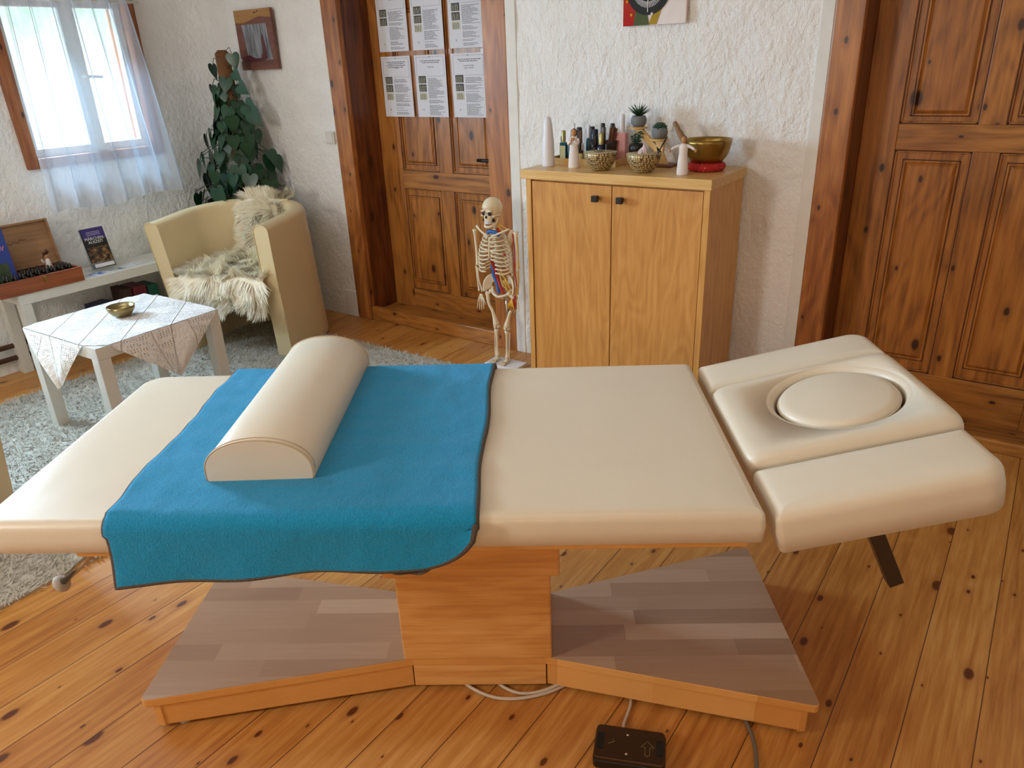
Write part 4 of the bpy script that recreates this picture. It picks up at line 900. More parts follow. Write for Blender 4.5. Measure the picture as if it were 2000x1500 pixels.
# wall picture -----------------------------------------------------------
wp = thing('wall_picture', 'wooden panel picture with slate grey field and maroon figure near the corner', 'picture', (-3.835, 2.985, 1.408), 0)
MB().prism([(-0.160, 0.0), (0.160, 0.0), (0.160, 0.31), (-0.160, 0.31), (-0.160, 0.062), (-0.150, 0.058), (-0.151, 0.048), (-0.160, 0.046)], 0.0, 0.018, RX).build('picture_board', M['art_wood'], wp, bevel=0.001)
MB().prism([(-0.159, 0.247), (-0.08, 0.243), (0.0, 0.262), (0.06, 0.272), (0.159, 0.262), (0.159, 0.309), (-0.159, 0.309)], 0.018, 0.0188, RX).build('pale_band', M['art_pale'], wp)
MB().prism([(-0.108, 0.245 - .01), (0.105, 0.245 - .01), (0.128, 0.05), (-0.085, 0.05)], 0.018, 0.0188, RX).build('slate_field', M['slate'], wp)
MB().prism([(-0.140, 0.070), (-0.07, 0.078), (-0.02, 0.060), (0.03, 0.062), (0.045, 0.085), (0.052, 0.165), (0.065, 0.188), (0.074, 0.165), (0.085, 0.10), (0.088, 0.058), (0.04, 0.046), (-0.07, 0.040), (-0.14, 0.048)], 0.0188, 0.0194, RX).build('maroon_shape', M['maroon_paint'], wp)
MB().tube([(0.020, -0.019, 0.292), (0.034, -0.019, 0.293)], 0.003, 6).tube([(0.045, -0.019, 0.297), (0.055, -0.019, 0.299)], 0.003, 6).build('knot_marks', M['black'], wp)

# ---------------------------------------------------------------- fur and pile
def strands(mb, pts, length, width, seg=3, curl=0.35, grav=0.3, rnd=random):
    for p, nrm, d in pts:
        l = length * rnd.uniform(0.6, 1.2); p = Vector(p); n_ = Vector(nrm); d = Vector(d)
        dirv = (n_ * rnd.uniform(0.25, 0.7) + d * rnd.uniform(0.5, 1.0) + Vector((rnd.uniform(-1, 1), rnd.uniform(-1, 1), rnd.uniform(-.4, .4))) * curl).normalized()
        side = dirv.cross(n_)
        if side.length < 1e-3: side = Vector((1, 0, 0))
        side.normalize(); vs = []; q = p.copy(); cur = dirv.copy()
        for k in range(seg + 1):
            w_ = width * (1 - (k / seg) ** 1.6) * (0.5 if k == 0 else 1)
            if k == seg: vs.append(q)
            else: vs += [q - side * w_, q + side * w_]
            cur = (cur + Vector((0, 0, -grav)) * (1 / seg) + d * 0.15).normalized(); q = q + cur * (l / seg)
        b = len(mb.v); mb.v += [tuple(v) for v in vs]
        for k in range(seg - 1): mb.f.append((b + 2 * k, b + 2 * k + 1, b + 2 * k + 3, b + 2 * k + 2))
        mb.f.append((b + 2 * seg - 2, b + 2 * seg - 1, b + 2 * seg))
# rug
RX0, RX1, RY0, RY1 = -3.86, -2.235, 0.15, 2.675
rug = thing('rug', 'shaggy off-white rug under the coffee table and armchair', 'rug', ((RX0 + RX1) / 2, (RY0 + RY1) / 2, 0))
hw, hl = (RX1 - RX0) / 2, (RY1 - RY0) / 2
MB().prism(rrect(-hw + .015, hw - .015, -hl + .015, hl - .015, (0.03,) * 4, 4), 0.0, 0.010).build('rug_backing', M['rug'], rug)
rr = random.Random(3); pts = []
for k in range(60000):
    x, y = rr.uniform(-hw, hw), rr.uniform(-hl, hl); a = rr.uniform(0, 2 * PI)
    pts.append(((x * .99, y * .99, 0.008), (0, 0, 1), (math.cos(a) * .7, math.sin(a) * .7, 0.0)))
pm = MB(); strands(pm, pts, 0.030, 0.0024, 3, 0.3, 0.5, rr)
po = pm.build('rug_pile', M['rug'], rug); po['kind'] = 'stuff'

# ---------------------------------------------------------------- tub armchairs
def outline(w_, dpt, n=24):
    """U outline from front-left, round the back, to front-right; x across, y: 0 front .. dpt back"""
    r = w_ * 0.92; pts = [(-w_, 0.0)]
    straight = dpt - r
    for k in range(1, 4): pts.append((-w_, straight * k / 4))
    for k in range(n + 1):
        a = PI - PI * k / n; pts.append((w_ * math.cos(a), straight + r * math.sin(a)))
    for k in range(3, 0, -1): pts.append((w_, straight * k / 4))
    pts.append((w_, 0.0)); return pts
def armchair(name, label, loc, rz):
    t = thing(name, label, 'armchair', loc, rz)
    D = 0.62; NO = outline(0.335, D); n = len(NO); rows = []
    def topz(i): s_ = NO[i][1] / D; return 0.690 + 0.035 * min(1, max(0, s_)) ** 1.2
    def ring_at(th, tz, scale_w, z_of):
        o_ = outline(0.335 * scale_w - th, D - th); return [(x - 0.065 * z_of(i) / 0.7, y, z_of(i)) for i, (x, y) in enumerate(o_)]
    lean = 1.10
    prof = [(0.0, 0.0), (0.0, 0.35), (0.0, 0.66)]
    rings = []
    rings.append(ring_at(0.0, 0, 1.0, lambda i: 0.0)); rings.append(ring_at(0.0, 0, 1.05, lambda i: topz(i) * .5)); rings.append(ring_at(0.0, 0, lean, lambda i: topz(i) - 0.03))
    for k in range(1, 7):
        a = k / 6 * PI; rings.append(ring_at(0.0425 * (1 - math.cos(a)), 0, lean, lambda i, a=a: topz(i) - 0.03 + 0.030 * math.sin(a)))
    rings.append(ring_at(0.085, 0, 1.05, lambda i: topz(i) * .5)); rings.append(ring_at(0.085, 0, 1.0, lambda i: 0.0))
    mb = MB().grid(rings)
    m_ = len(rings); 
    for idx in (0, -1):
        cap = [r[idx] for r in rings]; mb.add(cap if idx == -1 else cap[::-1], [tuple(range(len(cap)))])
    mb.build('shell', M['chair_leather'], t, smooth=True, angle=R_(50))
    for idx in (0, -1):
        cap = [Vector(r[idx]) + Vector((0, -0.001, 0)) for r in rings[1:-1]]; MB().tube(cap, 0.0022, 5).build('piping', M['chair_leather'], t, smooth=True)
    cushion(-0.245, 0.245, -0.005, 0.50, 0.24, 0.40, (0.03, 0.03, 0.18, 0.18), 0.035, 0.01).build('seat', M['chair_leather'], t, smooth=True)
    return t
ch = armchair('armchair', 'cream leather tub armchair with sheepskin, in the corner by the plant', (-3.425, 2.215, 0.012), R_(19))
for o_ in ch.children: pass
copy_tree(ch, (-3.10, 0.71, 0.012), R_(197), 'cream leather tub armchair cut off at the left edge, behind the massage table foot end')
# sheepskin over seat and back of the corner chair
cs, sn = math.cos(R_(19)), math.sin(R_(19))
sheep = thing('sheepskin', 'fluffy cream sheepskin draped over the seat and back of the corner armchair', 'sheepskin', (-3.425, 2.215, 0.012), R_(19))
base = MB(); fp = []
def skin_pt(u, v):
    """u -1..1 across, v 0 front hem .. 1 top of the back"""
    if v < 0.16: t = v / 0.16; y, z = -0.045 - 0.01 * math.sin(t * PI), 0.255 + 0.155 * t; nrm = (0, -1, 0.15); d = (0, -0.2, -1)
    elif v < 0.62: t = (v - 0.16) / 0.46; y, z = -0.03 + 0.46 * t, 0.425 + 0.018 * math.sin(t * PI); nrm = (0, 0, 1); d = (0.15 * u, -0.8, 0)
    elif v < 0.92: t = (v - 0.62) / 0.30; y, z = 0.44 + 0.075 * t, 0.44 + 0.27 * t; nrm = (0.3 * u, -1.6, 0.9); d = (0.5 * u, -0.2, -0.5)
    else: t = (v - 0.92) / 0.08; y, z = 0.525 + 0.06 * t, 0.725 + 0.008 * math.sin(t * PI); nrm = (0.4 * u, -0.5, 1.4); d = (0.4 * u, -0.5, 0.5)
    wd = 0.255 if v < 0.55 else (0.255 - 0.115 * min(1, (v - 0.55) / 0.12))
    if v < 0.2: wd += 0.0
    cx_ = 0.0 if v < 0.55 else -0.03 * min(1, (v - 0.55) / 0.2)
    x = cx_ + u * wd
    if v < 0.16: z += 0.03 * abs(math.sin(u * 4.0)) - 0.015
    if v > 0.62: y -= 0.0 + 0.25 * x * x
    return Vector((x, y, z)), Vector(nrm), Vector(d)
base.grid([[tuple(skin_pt(-1 + 2 * i / 20, j / 40)[0]) for i in range(21)] for j in range(41)])
base.build('hide', M['fur'], sheep, smooth=True)
rr = random.Random(5); pts = []
for k in range(30000):
    u = rr.uniform(-1.02, 1.02); v = rr.random(); p, n_, d = skin_pt(u, v)
    cl = Vector((mnoise.noise(p * 14), mnoise.noise(p * 14 + Vector((7, 0, 0))), mnoise.noise(p * 14 + Vector((0, 9, 0))))) * 1.3
    pts.append((p, n_, d * 0.8 + cl + Vector((0.9 * (u if abs(u) > .8 else 0), 0, 0))))
fm = MB(); strands(fm, pts, 0.062, 0.0026, 4, 0.18, 0.22, rr)
fo = fm.build('wool', M['fur'], sheep); fo['kind'] = 'stuff'

# ---------------------------------------------------------------- coffee table, doily, bowl
tb = thing('coffee_table', 'small square white side table with thick legs on the rug', 'table', (-3.395, 1.224, 0.010), 0.031)
MB().box(0, 0.55, 0, 0.55, 0.400, 0.450).build('tabletop', M['white_foil'], tb, bevel=0.0015)
for x in (0, 0.50):
    for y in (0, 0.50): MB().box(x, x + 0.05, y, y + 0.05, 0, 0.3995).build('leg', M['white_foil'], tb, bevel=0.0015)
dl = thing('doily', 'white lace doily draped diagonally over the coffee table', 'doily', (-3.395, 1.224, 0.4605), 0.031)
top = [(0.01, -0.003), (0.47, -0.003), (0.553, 0.045), (0.553, 0.54), (0.50, 0.553), (0.10, 0.553), (-0.003, 0.47), (-0.003, 0.05)]
def subdiv_poly(pts, cx_, cy_, nring=10, per=10):
    ed = []
    for i in range(len(pts)):
        a, b = Vector(pts[i]), Vector(pts[(i + 1) % len(pts)])
        for k in range(per): ed.append(a.lerp(b, k / per))
    return [[(cx_ + (p.x - cx_) * s_ / nring, cy_ + (p.y - cy_) * s_ / nring, 0.0022 + 0.0015 * mnoise.noise(Vector((p.x * 20 * s_ / nring, p.y * 20, s_)))) for p in ed] for s_ in range(1, nring + 1)], ed
rg, ed = subdiv_poly(top, 0.27, 0.27)
dm = MB().grid(rg, close=True); dm.add(rg[0], [tuple(range(len(rg[0])))]); dm.build('lace_top', M['lace'], dl, smooth=True)
def flap(p0, p1, tip, out, name='lace_corner'):
    p0, p1, tip, out = Vector(p0), Vector(p1), Vector(tip), Vector(out); rows = []
    for j in range(15):
        t = j / 14; r = []
        for i in range(25):
            s_ = i / 24; e = p0.lerp(p1, s_); q = e.lerp(tip, t)
            q = q + out * (0.004 + 0.016 * math.sin(t * PI * .9) * (0.5 + 0.5 * math.sin(s_ * 9 + 1)) + 0.010 * t * math.sin(s_ * 6)); q.z += 0.0012 * (1 - t)
            r.append(tuple(q))
        rows.append(r)
    MB().grid(rows).build(name, M['lace'], dl, smooth=True)
flap((0.01, -0.003, 0), (0.47, -0.003, 0), (0.245, -0.025, -0.215), (0, -1, 0))
flap((0.553, 0.045, 0), (0.553, 0.54, 0), (0.575, 0.30, -0.215), (1, 0, 0))
flap((0.50, 0.553, 0), (0.10, 0.553, 0), (0.28, 0.57, -0.17), (0, 1, 0))
flap((-0.003, 0.47, 0), (-0.003, 0.05, 0), (-0.02, 0.28, -0.17), (-1, 0, 0))
o = MB().lathe([(0.0, 0.0), (0.026, 0.0), (0.040, 0.008), (0.053, 0.026), (0.0565, 0.044), (0.0545, 0.0445), (0.050, 0.026), (0.038, 0.012), (0.0, 0.006)], 48, cap=False).build('singing_bowl', M['brassold'], smooth=True, loc=(-3.145, 1.520, 0.4660)); tag(o, 'small bronze singing bowl standing on the lace doily', 'bowl')

# ---------------------------------------------------------------- bench with box, leaflets, binders
bn = thing('bench', 'long low white bench shelf along the window wall', 'bench', (-4.240, 1.455, 0))
MB().box(0, 0.26, 0, 0.90, 0.40, 0.45).build('bench_top', M['white_foil'], bn, bevel=0.0015)
for x in (0, 0.21):
    for y in (0, 0.85): MB().box(x, x + 0.05, y, y + 0.05, 0, 0.3995).build('leg', M['white_foil'], bn, bevel=0.0015)
BZ = 0.4505
bxo = thing('wooden_box', 'open reddish wooden box of oil bottles with raised lid on the bench', 'box', (-4.085, 1.578, BZ))
b_ = MB(); b_.box(0.102, 0.112, -0.20, 0.20, 0, 0.072).box(-0.112, -0.102, -0.20, 0.20, 0, 0.072).box(-0.102, 0.102, -0.20, -0.19, 0, 0.072).box(-0.102, 0.102, 0.19, 0.20, 0, 0.072).box(-0.102, 0.102, -0.19, 0.19, 0, 0.006)
b_.build('box_body', M['box_wood'], bxo, bevel=0.001)
LM = Matrix.Translation((-0.112, 0, 0.074)) @ Matrix.Rotation(R_(-9), 4, 'Y')
l_ = MB(); l_.box(-0.006, 0.0, -0.20, 0.20, 0, 0.225, LM).box(0, 0.022, -0.20, -0.19, 0, 0.225, LM).box(0, 0.022, 0.19, 0.20, 0, 0.225, LM).box(0, 0.022, -0.19, 0.19, 0.215, 0.225, LM).box(0, 0.022, -0.19, 0.19, 0.0, 0.010, LM)
l_.build('box_lid', M['lid_wood'], bxo, bevel=0.001)
sc_ = MB()
pts_ = [(0.0008, -0.02 + 0.012 * k, 0.125 + 0.006 * math.sin(k * 2.3) + 0.002 * k) for k in range(9)]
sc_.tube(smooth_path(pts_, 4), 0.0012, 5, LM); sc_.build('lid_script', M['hair'], bxo)
MB().box(0.112, 0.116, 0.005, 0.025, 0.045, 0.066).tube([(0.117, 0.015, 0.06), (0.119, 0.018, 0.036)], 0.003, 8).build('clasp', M['brass'], bxo, bevel=0.001)
ROWN = ('front row', 'second row', 'third row', 'rearmost row')
def oil(x, y, h=0.088):
    t = thing('oil_bottle', 'dark oil bottle with black dropper cap in the front row inside the wooden box', 'bottle', (x, y, BZ + 0.0065), random.random(), 'oil bottles in the wooden box')
    MB().lathe([(0.0125, 0), (0.0130, 0.002), (0.0130, h * .52), (0.010, h * .60), (0.0065, h * .64)], 12).build('bottle_body', M['amber'], t, smooth=True)
    MB().lathe([(0.0078, h * .62), (0.0078, h * .80), (0.006, h * .84), (0.005, h * .97), (0.003, h), (0, h)], 12).build('bottle_cap', M['black'], t, smooth=True); return t
po_ = oil(-4.005, 1.405)
for ix, x in enumerate((-4.005, -4.040, -4.075, -4.110)):
    for iy in range(10):
        if ix == 0 and iy == 0: continue
        if ix >= 2 and iy < 4: continue
        if ix == 3 and iy in (7, 8): continue
        copy_tree(po_, (x, 1.405 + iy * 0.037, BZ + 0.0065), random.random(), 'dark oil bottle with black dropper cap in the %s inside the wooden box' % ROWN[ix])
# little girl figurine with star hat
fg = thing('figurine', 'small white figurine with a brown star shaped hat inside the wooden box', 'figurine', (-4.120, 1.690, BZ + 0.0065), R_(-60))
MB().lathe([(0.024, 0), (0.022, 0.03), (0.013, 0.085), (0.010, 0.105), (0.004, 0.112)], 18).build('dress', M['dress'], fg, smooth=True)
MB().ball((0.004, -0.002, 0.122), 0.011, 12, 8).build('head', M['skin'], fg, smooth=True)
MB().tube([(0.006, -0.006, 0.100), (0.022, -0.010, 0.092), (0.026, -0.012, 0.110)], 0.004, 7).build('arm', M['dress'], fg, smooth=True)
star = []
for k in range(10): a = PI / 2 + k * PI / 5; r_ = 0.026 if k % 2 == 0 else 0.013; star.append((r_ * math.cos(a), r_ * math.sin(a)))
MB().prism(star, -0.005, 0.005, Matrix.Translation((0.004, 0.0, 0.136)) @ Matrix.Rotation(1.1, 4, 'X')).build('star_hat', M['hair'], fg, bevel=0.001)
# blue book
bk2 = thing('book', 'blue book with pink script standing in the left part of the wooden box', 'book', (-4.085, 1.438, BZ + 0.0065), 0)
BM = Matrix.Rotation(R_(-7), 4, 'Y')
MB().box(-0.006, 0.006, -0.045, 0.085, 0.0, 0.30, BM).build('cover', M['navy'], bk2, bevel=0.001)
MB().box(0.006, 0.0068, -0.03, 0.060, 0.03, 0.135, BM).build('cover_picture', plain('book_picture', '44583c', 0.5, var=0.3), bk2)
MB().tube([BM @ Vector((0.0072, 0.038 + 0.030 * k / 12, 0.205 + 0.013 * math.sin(k * 1.3))) for k in range(13)], 0.0018, 5).build('pink_script', plain('pink_ink', 'c987c4', 0.6), bk2, smooth=True)
# brochure holder with brochures
bhd = thing('brochure_holder', 'clear acrylic leaflet stand on the bench right of the wooden box', 'holder', (-4.105, 1.945, BZ), 0)
TM = Matrix.Translation((0.02, 0, 0.012)) @ Matrix.Rotation(R_(-14), 4, 'Y')
hh = MB(); hh.box(-0.006, -0.003, -0.066, 0.066, 0.0, 0.215, TM).box(0.013, 0.0155, -0.066, 0.066, 0, 0.035, TM).box(-0.003, 0.0155, -0.066, 0.066, -0.003, 0.0, TM).box(-0.06, 0.035, -0.066, 0.066, 0, 0.003).box(-0.003, 0.013, -0.066, -0.064, 0, 0.09, TM).box(-0.003, 0.013, 0.064, 0.066, 0, 0.09, TM)
hh.build('acrylic_shell', M['clear'], bhd)
MB().box(0.0158, 0.0165, -0.052, 0.052, 0.008, 0.026, TM).build('holder_label', M['paper'], bhd)
br = thing('brochure', 'violet and black fairy tale brochure stack titled MÄRCHEN-AUSZEIT in the leaflet stand', 'brochure', (-4.105, 1.945, BZ), 0)
MB().box(-0.0025, 0.011, -0.060, 0.060, 0.001, 0.214, TM).build('pages', M['brochure_dark'], br, bevel=0.0005)
MB().box(0.011, 0.0116, -0.060, 0.060, 0.158, 0.214, TM).build('violet_band', M['brochure_top'], br)
def broch():
    N = NT('brochure_photo'); co = N.coord(); n = N.noise(co, 45, 4, 0.7)
    N.bsdf(N.ramp(n.outputs[0], [(0.42, lin('141216')), (0.56, lin('6a4a2c')), (0.72, lin('c9a46c'))]), 0.4); return N.m
MB().box(0.011, 0.0115, -0.058, 0.058, 0.03, 0.115, TM).build('cover_photo', broch(), br)
TR = (TM.to_3x3() @ Matrix(((0, 0, 1), (1, 0, 0), (0, 1, 0)))).to_euler()
for s_, zz_ in (('MÄRCHEN-', 0.152), ('AUSZEIT', 0.134)): text(br, s_, 0.021, TM @ Vector((0.0120, 0.0, zz_)), TR, M['frost'], 'title')
sl_ = MB()
for zz_ in (0.184, 0.176, 0.192): sl_.box(0.0118, 0.0122, -0.036, 0.036, zz_, zz_ + 0.003, TM)
sl_.build('subtitle_lines', plain('brochure_ink', 'a9a2d2', 0.7), br)
def bp_mat(name, a, b_):
    N = NT(name); co = N.coord(); n = N.noise(co, 26, 2); N.bsdf(N.ramp(n.outputs[0], [(0.45, lin(a)), (0.6, lin(b_))]), 0.6); return N.m
for i, (x, y, rz, a, b2, lab) in enumerate(((-4.035, 1.875, 0.2, '4a78c0', 'dfe6f0', 'leaflet with blue picture lying next to the wooden box'), (-4.035, 1.985, 0.25, '7c86a8', 'd8d6b0', 'leaflet with grey and yellow print lying before the leaflet stand'), (-4.06, 2.085, 0.3, 'c9d4dc', 'e6eaee', 'pale leaflet lying rightmost on the bench'))):
    t = thing('leaflet', lab, 'leaflet', (x, y, BZ), rz); MB().box(-0.04, 0.04, -0.048, 0.048, 0, 0.0012).build('sheet', M['paper'], t); MB().box(-0.032, 0.03, -0.040, 0.036, 0.0012, 0.0016).build('leaflet_picture', bp_mat('leaflet_print_%s' % a, a, b2), t)
# binders under the bench
def binder(x, y, w_, h, mat, label, lab=True, rz=0.0):
    t = thing('binder', label, 'binder', (x, y, 0.0), rz)
    MB().box(-0.14, 0.0, 0, w_, 0, h).build('binder_cover', mat, t, bevel=0.002)
    if lab: 
        lb = MB().box(0.0, 0.001, w_ * .25, w_ * .80, h * .45, h * .82).build('spine_label', M['paper'], t)
        MB().box(0.001, 0.0014, w_ * .32, w_ * .72, h * .77, h * .79).build('label_print', M['inkdark'], lb)
binder(-4.02, 2.035, 0.075, 0.335, M['maroon'], 'maroon ring binder with white spine label under the bench')
binder(-4.02, 2.118, 0.060, 0.325, M['green'], 'dark green ring binder beside the maroon one under the bench')
binder(-4.03, 1.985, 0.045, 0.335, M['basket'], 'nearly black folder left of the maroon binder under the bench', False)
binder(-4.06, 1.86, 0.11, 0.270, M['bluefolder'], 'low dark blue folder under the bench behind the coffee table', False, 0.15)

# ---------------------------------------------------------------- corner plant
pl = thing('potted_plant', 'tall heart-leaved climbing plant on a coir moss pole in the corner', 'plant', (-3.99, 2.845, 0))
MB().lathe([(0.10, 0), (0.105, 0.01), (0.125, 0.24), (0.135, 0.245), (0.135, 0.26), (0.118, 0.26), (0.11, 0.22), (0, 0.22)], 32).build('pot', M['concrete'], pl, smooth=True)
MB().lathe([(0.11, 0.225), (0, 0.232)], 24).build('soil', M['cloudy'], pl)
MB().tube([(0.02, 0, 0.2), (0.005, 0, 0.8), (0.0, 0, 1.30), (-0.003, 0, 1.5), (-0.003, 0, 1.518)], [0.042, 0.042, 0.042, 0.040, 0.022], 20).build('moss_pole', M['coir'], pl, smooth=True)
rr = random.Random(11); leaf = MB(); vine = MB()
def heart(mb, base_, nrm, down, size):
    down = down.normalized(); nrm = (nrm - down * nrm.dot(down)).normalized(); side = down.cross(nrm)
    prof = [(-0.12, 0.10), (-0.16, 0.26), (-0.10, 0.40), (0.05, 0.47), (0.25, 0.45), (0.48, 0.34), (0.70, 0.19), (0.88, 0.06), (1.02, 0.0)]
    vs = [base_]; fs = []
    L_ = []; R__ = []; C_ = []
    for k, (a, w_) in enumerate(prof):
        bend = -nrm * (0.10 * max(0, a) ** 2 * size)
        c = base_ + down * (max(a, 0.02 * k) * size) + bend - nrm * 0.0
        e = base_ + down * (a * size) + bend
        L_.append(e - side * w_ * size + nrm * (0.10 * w_ * size)); R__.append(e + side * w_ * size + nrm * (0.10 * w_ * size)); C_.append(c)
    b = len(mb.v); n = len(prof); mb.v += [tuple(p) for p in [base_] + C_ + L_ + R__]
    def c(i): return b + 1 + i
    def l(i): return b + 1 + n + i
    def r(i): return b + 1 + 2 * n + i
    mb.f.append((b, l(0), c(0))); mb.f.append((b, c(0), r(0)))
    for i in range(n - 1):
        mb.f.append((c(i), l(i), l(i + 1), c(i + 1))); mb.f.append((r(i), c(i), c(i + 1), r(i + 1)))
for k in range(190):
    f_ = k / 190; z = 1.33 - 0.83 * f_ ** 0.9 + rr.uniform(-.05, .05); spread = 0.05 + 0.25 * min(1, f_ * 1.5) * rr.uniform(0.25, 1.2)
    a = rr.uniform(-PI * 0.98, PI * 0.15); out = Vector((math.cos(a), math.sin(a) * 0.85, 0)); 
    p = Vector((0.0, 0, z)) + out * spread
    p.y = min(p.y, 0.10); p.x = max(p.x, -0.24)
    size = rr.uniform(0.075, 0.12) * (0.8 + 0.3 * f_)
    dn = Vector((out.x * 0.35 + rr.uniform(-.3, .3), out.y * 0.35 + rr.uniform(-.2, .2), -1)); nm = out + Vector((rr.uniform(-.6, .6), rr.uniform(-.4, .2), 0.45))
    heart(leaf, p, nm, dn, size)
    vine.tube([Vector((out.x * .03, out.y * .03, z + 0.03)), Vector((out.x * spread * .6, out.y * spread * .6, z + 0.05)), p], 0.0022, 4)
for (x, y, z, s_, nx_, ny_, dx) in ((0.088, 0.0, 1.49, 0.085, 0.5, -0.8, 0.15), (0.10, -0.02, 1.40, 0.075, 0.1, -1, 1.2), (0.13, -0.02, 1.33, 0.085, 0.1, -1, 1.5), (-0.11, 0, 1.44, 0.085, -0.9, -.3, 0.1), (-0.15, 0, 1.33, 0.085, -0.8, -.5, 0.1), (0.16, -0.02, 1.23, 0.11, 0.2, -0.9, 1.2), (0.21, -0.03, 1.19, 0.11, 0.2, -0.9, 1.0), (-0.03, -0.06, 1.24, 0.10, -0.6, -0.8, 0.2), (0.02, -0.10, 1.12, 0.11, 0.0, -1, 0.0), (-0.13, -0.08, 1.08, 0.12, -0.4, -.9, -0.3), (-0.24, -0.12, 0.90, 0.12, -.3, -.9, -0.5), (-0.10, -0.12, 0.96, 0.12, -0.3, -.9, -0.4), (0.17, -0.10, 0.90, 0.10, 0.1, -1, 0.0), (-0.17, -0.09, 1.06, 0.11, -.6, -.6, 0)):
    heart(leaf, Vector((x, y, z)), Vector((nx_, ny_, 0.2)), Vector((dx, 0, -1)), s_); vine.tube([Vector((x * .3, y * .5, z + .02)), Vector((x * .8, y, z + .04)), Vector((x, y, z))], 0.0022, 4)
for k in range(7):
    a = rr.uniform(-PI, 0); vine.tube(smooth_path([(0.045 * math.cos(a + q * .8), 0.045 * math.sin(a + q * .8), 0.24 + q * 0.19) for q in range(7)], 4), 0.003, 5)
leaf.build('foliage', M['leaf'], pl, smooth=True); vine.build('vine', M['stem'], pl, smooth=True)

# ---------------------------------------------------------------- skeleton model
skl = thing('skeleton_model', 'small anatomical skeleton with painted vessels standing beside the cabinet', 'skeleton', (-2.065, 2.80, 0), 0)
def B(x, z, y=0.0): return Vector((x + 2.065, y, z))
MB().box(-0.09, 0.10, -0.055, 0.05, 0, 0.018).build('stand_base', M['frost'], skl, bevel=0.003)
MB().tube([B(-2.06, 0.018, 0.03), B(-2.065, 0.42, 0.03)], 0.0045, 10).build('stand_rod', M['chrome'], skl, smooth=True)
def bone(name, pts, rad, mat='bone', seg=10, par=skl): return MB().tube(smooth_path(pts, 5), [rad[0] + (rad[1] - rad[0]) * (abs(2 * t - 1) ** 3 if len(rad) == 2 else 0) for t in [i / (5 * (len(pts) - 1)) for i in range(5 * (len(pts) - 1) + 1)]], seg).build(name, M[mat], par, smooth=True)
# skull
sk_ = MB(); rows = []
for j in range(25):
    ph = -PI / 2 + PI * j / 24; r = []
    for i in range(32):
        a = 2 * PI * i / 32; x, y, z = math.cos(ph) * math.cos(a), math.cos(ph) * math.sin(a), math.sin(ph)
        X_, Y_, Z_ = 0.044 * x, 0.054 * y, 0.050 * z
        if z < -0.1 and y > -0.3: Z_ *= 0.8
        if y < -0.2 and z < 0.1: Y_ *= 0.86
        r.append((X_, Y_, Z_))
    rows.append(r)
skm = Matrix.Translation(B(-2.097, 0.782, -0.005))
sk_.grid(rows, close=True, mat=skm)
sk_.ball((0, -0.026, -0.040), (0.026, 0.024, 0.030), 16, 12, skm)
for s_ in (-1, 1): sk_.ball((s_ * 0.032, -0.028, -0.030), (0.010, 0.016, 0.007), 10, 8, skm).tube([(s_ * 0.034, -0.022, -0.030), (s_ * 0.045, 0.006, -0.028)], 0.004, 7, skm).tube([(s_ * 0.010, -0.048, -0.006), (s_ * 0.030, -0.044, -0.008)], 0.0045, 7, skm)
sk_.tube([(0, -0.050, -0.012), (0, -0.056, -0.022)], 0.0035, 6, skm)
skull = sk_.build('skull', M['bone'], skl, smooth=True)
so = MB()
for s_ in (-1, 1): so.ball((s_ * 0.0165, -0.0445, -0.019), (0.0105, 0.008, 0.0085), 12, 8, skm)
so.ball((0, -0.050, -0.034), (0.005, 0.006, 0.007), 10, 8, skm)
for s_ in (-1, 1): so.ball((s_ * 0.027, -0.030, -0.050), (0.006, 0.010, 0.009), 10, 8, skm)
so.build('eye_socket', M['socket'], skull, smooth=True)
jw = MB().tube(smooth_path([(-0.033, -0.004, -0.040), (-0.029, -0.016, -0.066), (-0.013, -0.042, -0.079), (0.013, -0.042, -0.079), (0.029, -0.016, -0.066), (0.033, -0.004, -0.040)], 5), 0.0065, 8, skm).build('jaw', M['bone'], skull, smooth=True)
te = MB()
for k in range(10):
    a = (k - 4.5) * 0.22
    for dz in (-0.055, -0.0625): te.box(-0.002, 0.002, -0.002, 0.002, -0.003, 0.003, skm @ Matrix.Translation((0.021 * math.sin(a), -0.026 - 0.021 * math.cos(a), dz)))
te.build('tooth_row', M['frost'], skull)
# spine
sp = MB()
spx = lambda z: -2.10 + 0.004 * math.sin((z - .4) * 12)
z = 0.705
while z > 0.425:
    r_ = 0.0085 + 0.006 * (0.705 - z) / 0.28; p = B(spx(z), z, 0.018); sp.lathe([(0, -0.0055), (r_, -0.005), (r_ * .9, 0), (r_, 0.005), (0, 0.0055)], 12, Matrix.Translation(p)); sp.tube([p + Vector((0, r_ * .6, 0)), p + Vector((0, 0.024, -0.006))], 0.003, 5); sp.tube([p + Vector((-0.018, .004, 0)), p + Vector((0.018, .004, 0))], 0.0028, 5); z -= 0.0145
sp.build('spine', M['bone'], skl, smooth=True)
MB().lathe([(0.004, 0), (0.011, 0.03), (0.020, 0.055), (0, 0.06)], 12, Matrix.Translation(B(-2.085, 0.375, 0.025)), 1.2, .5).build('sacrum', M['bone'], skl, smooth=True)
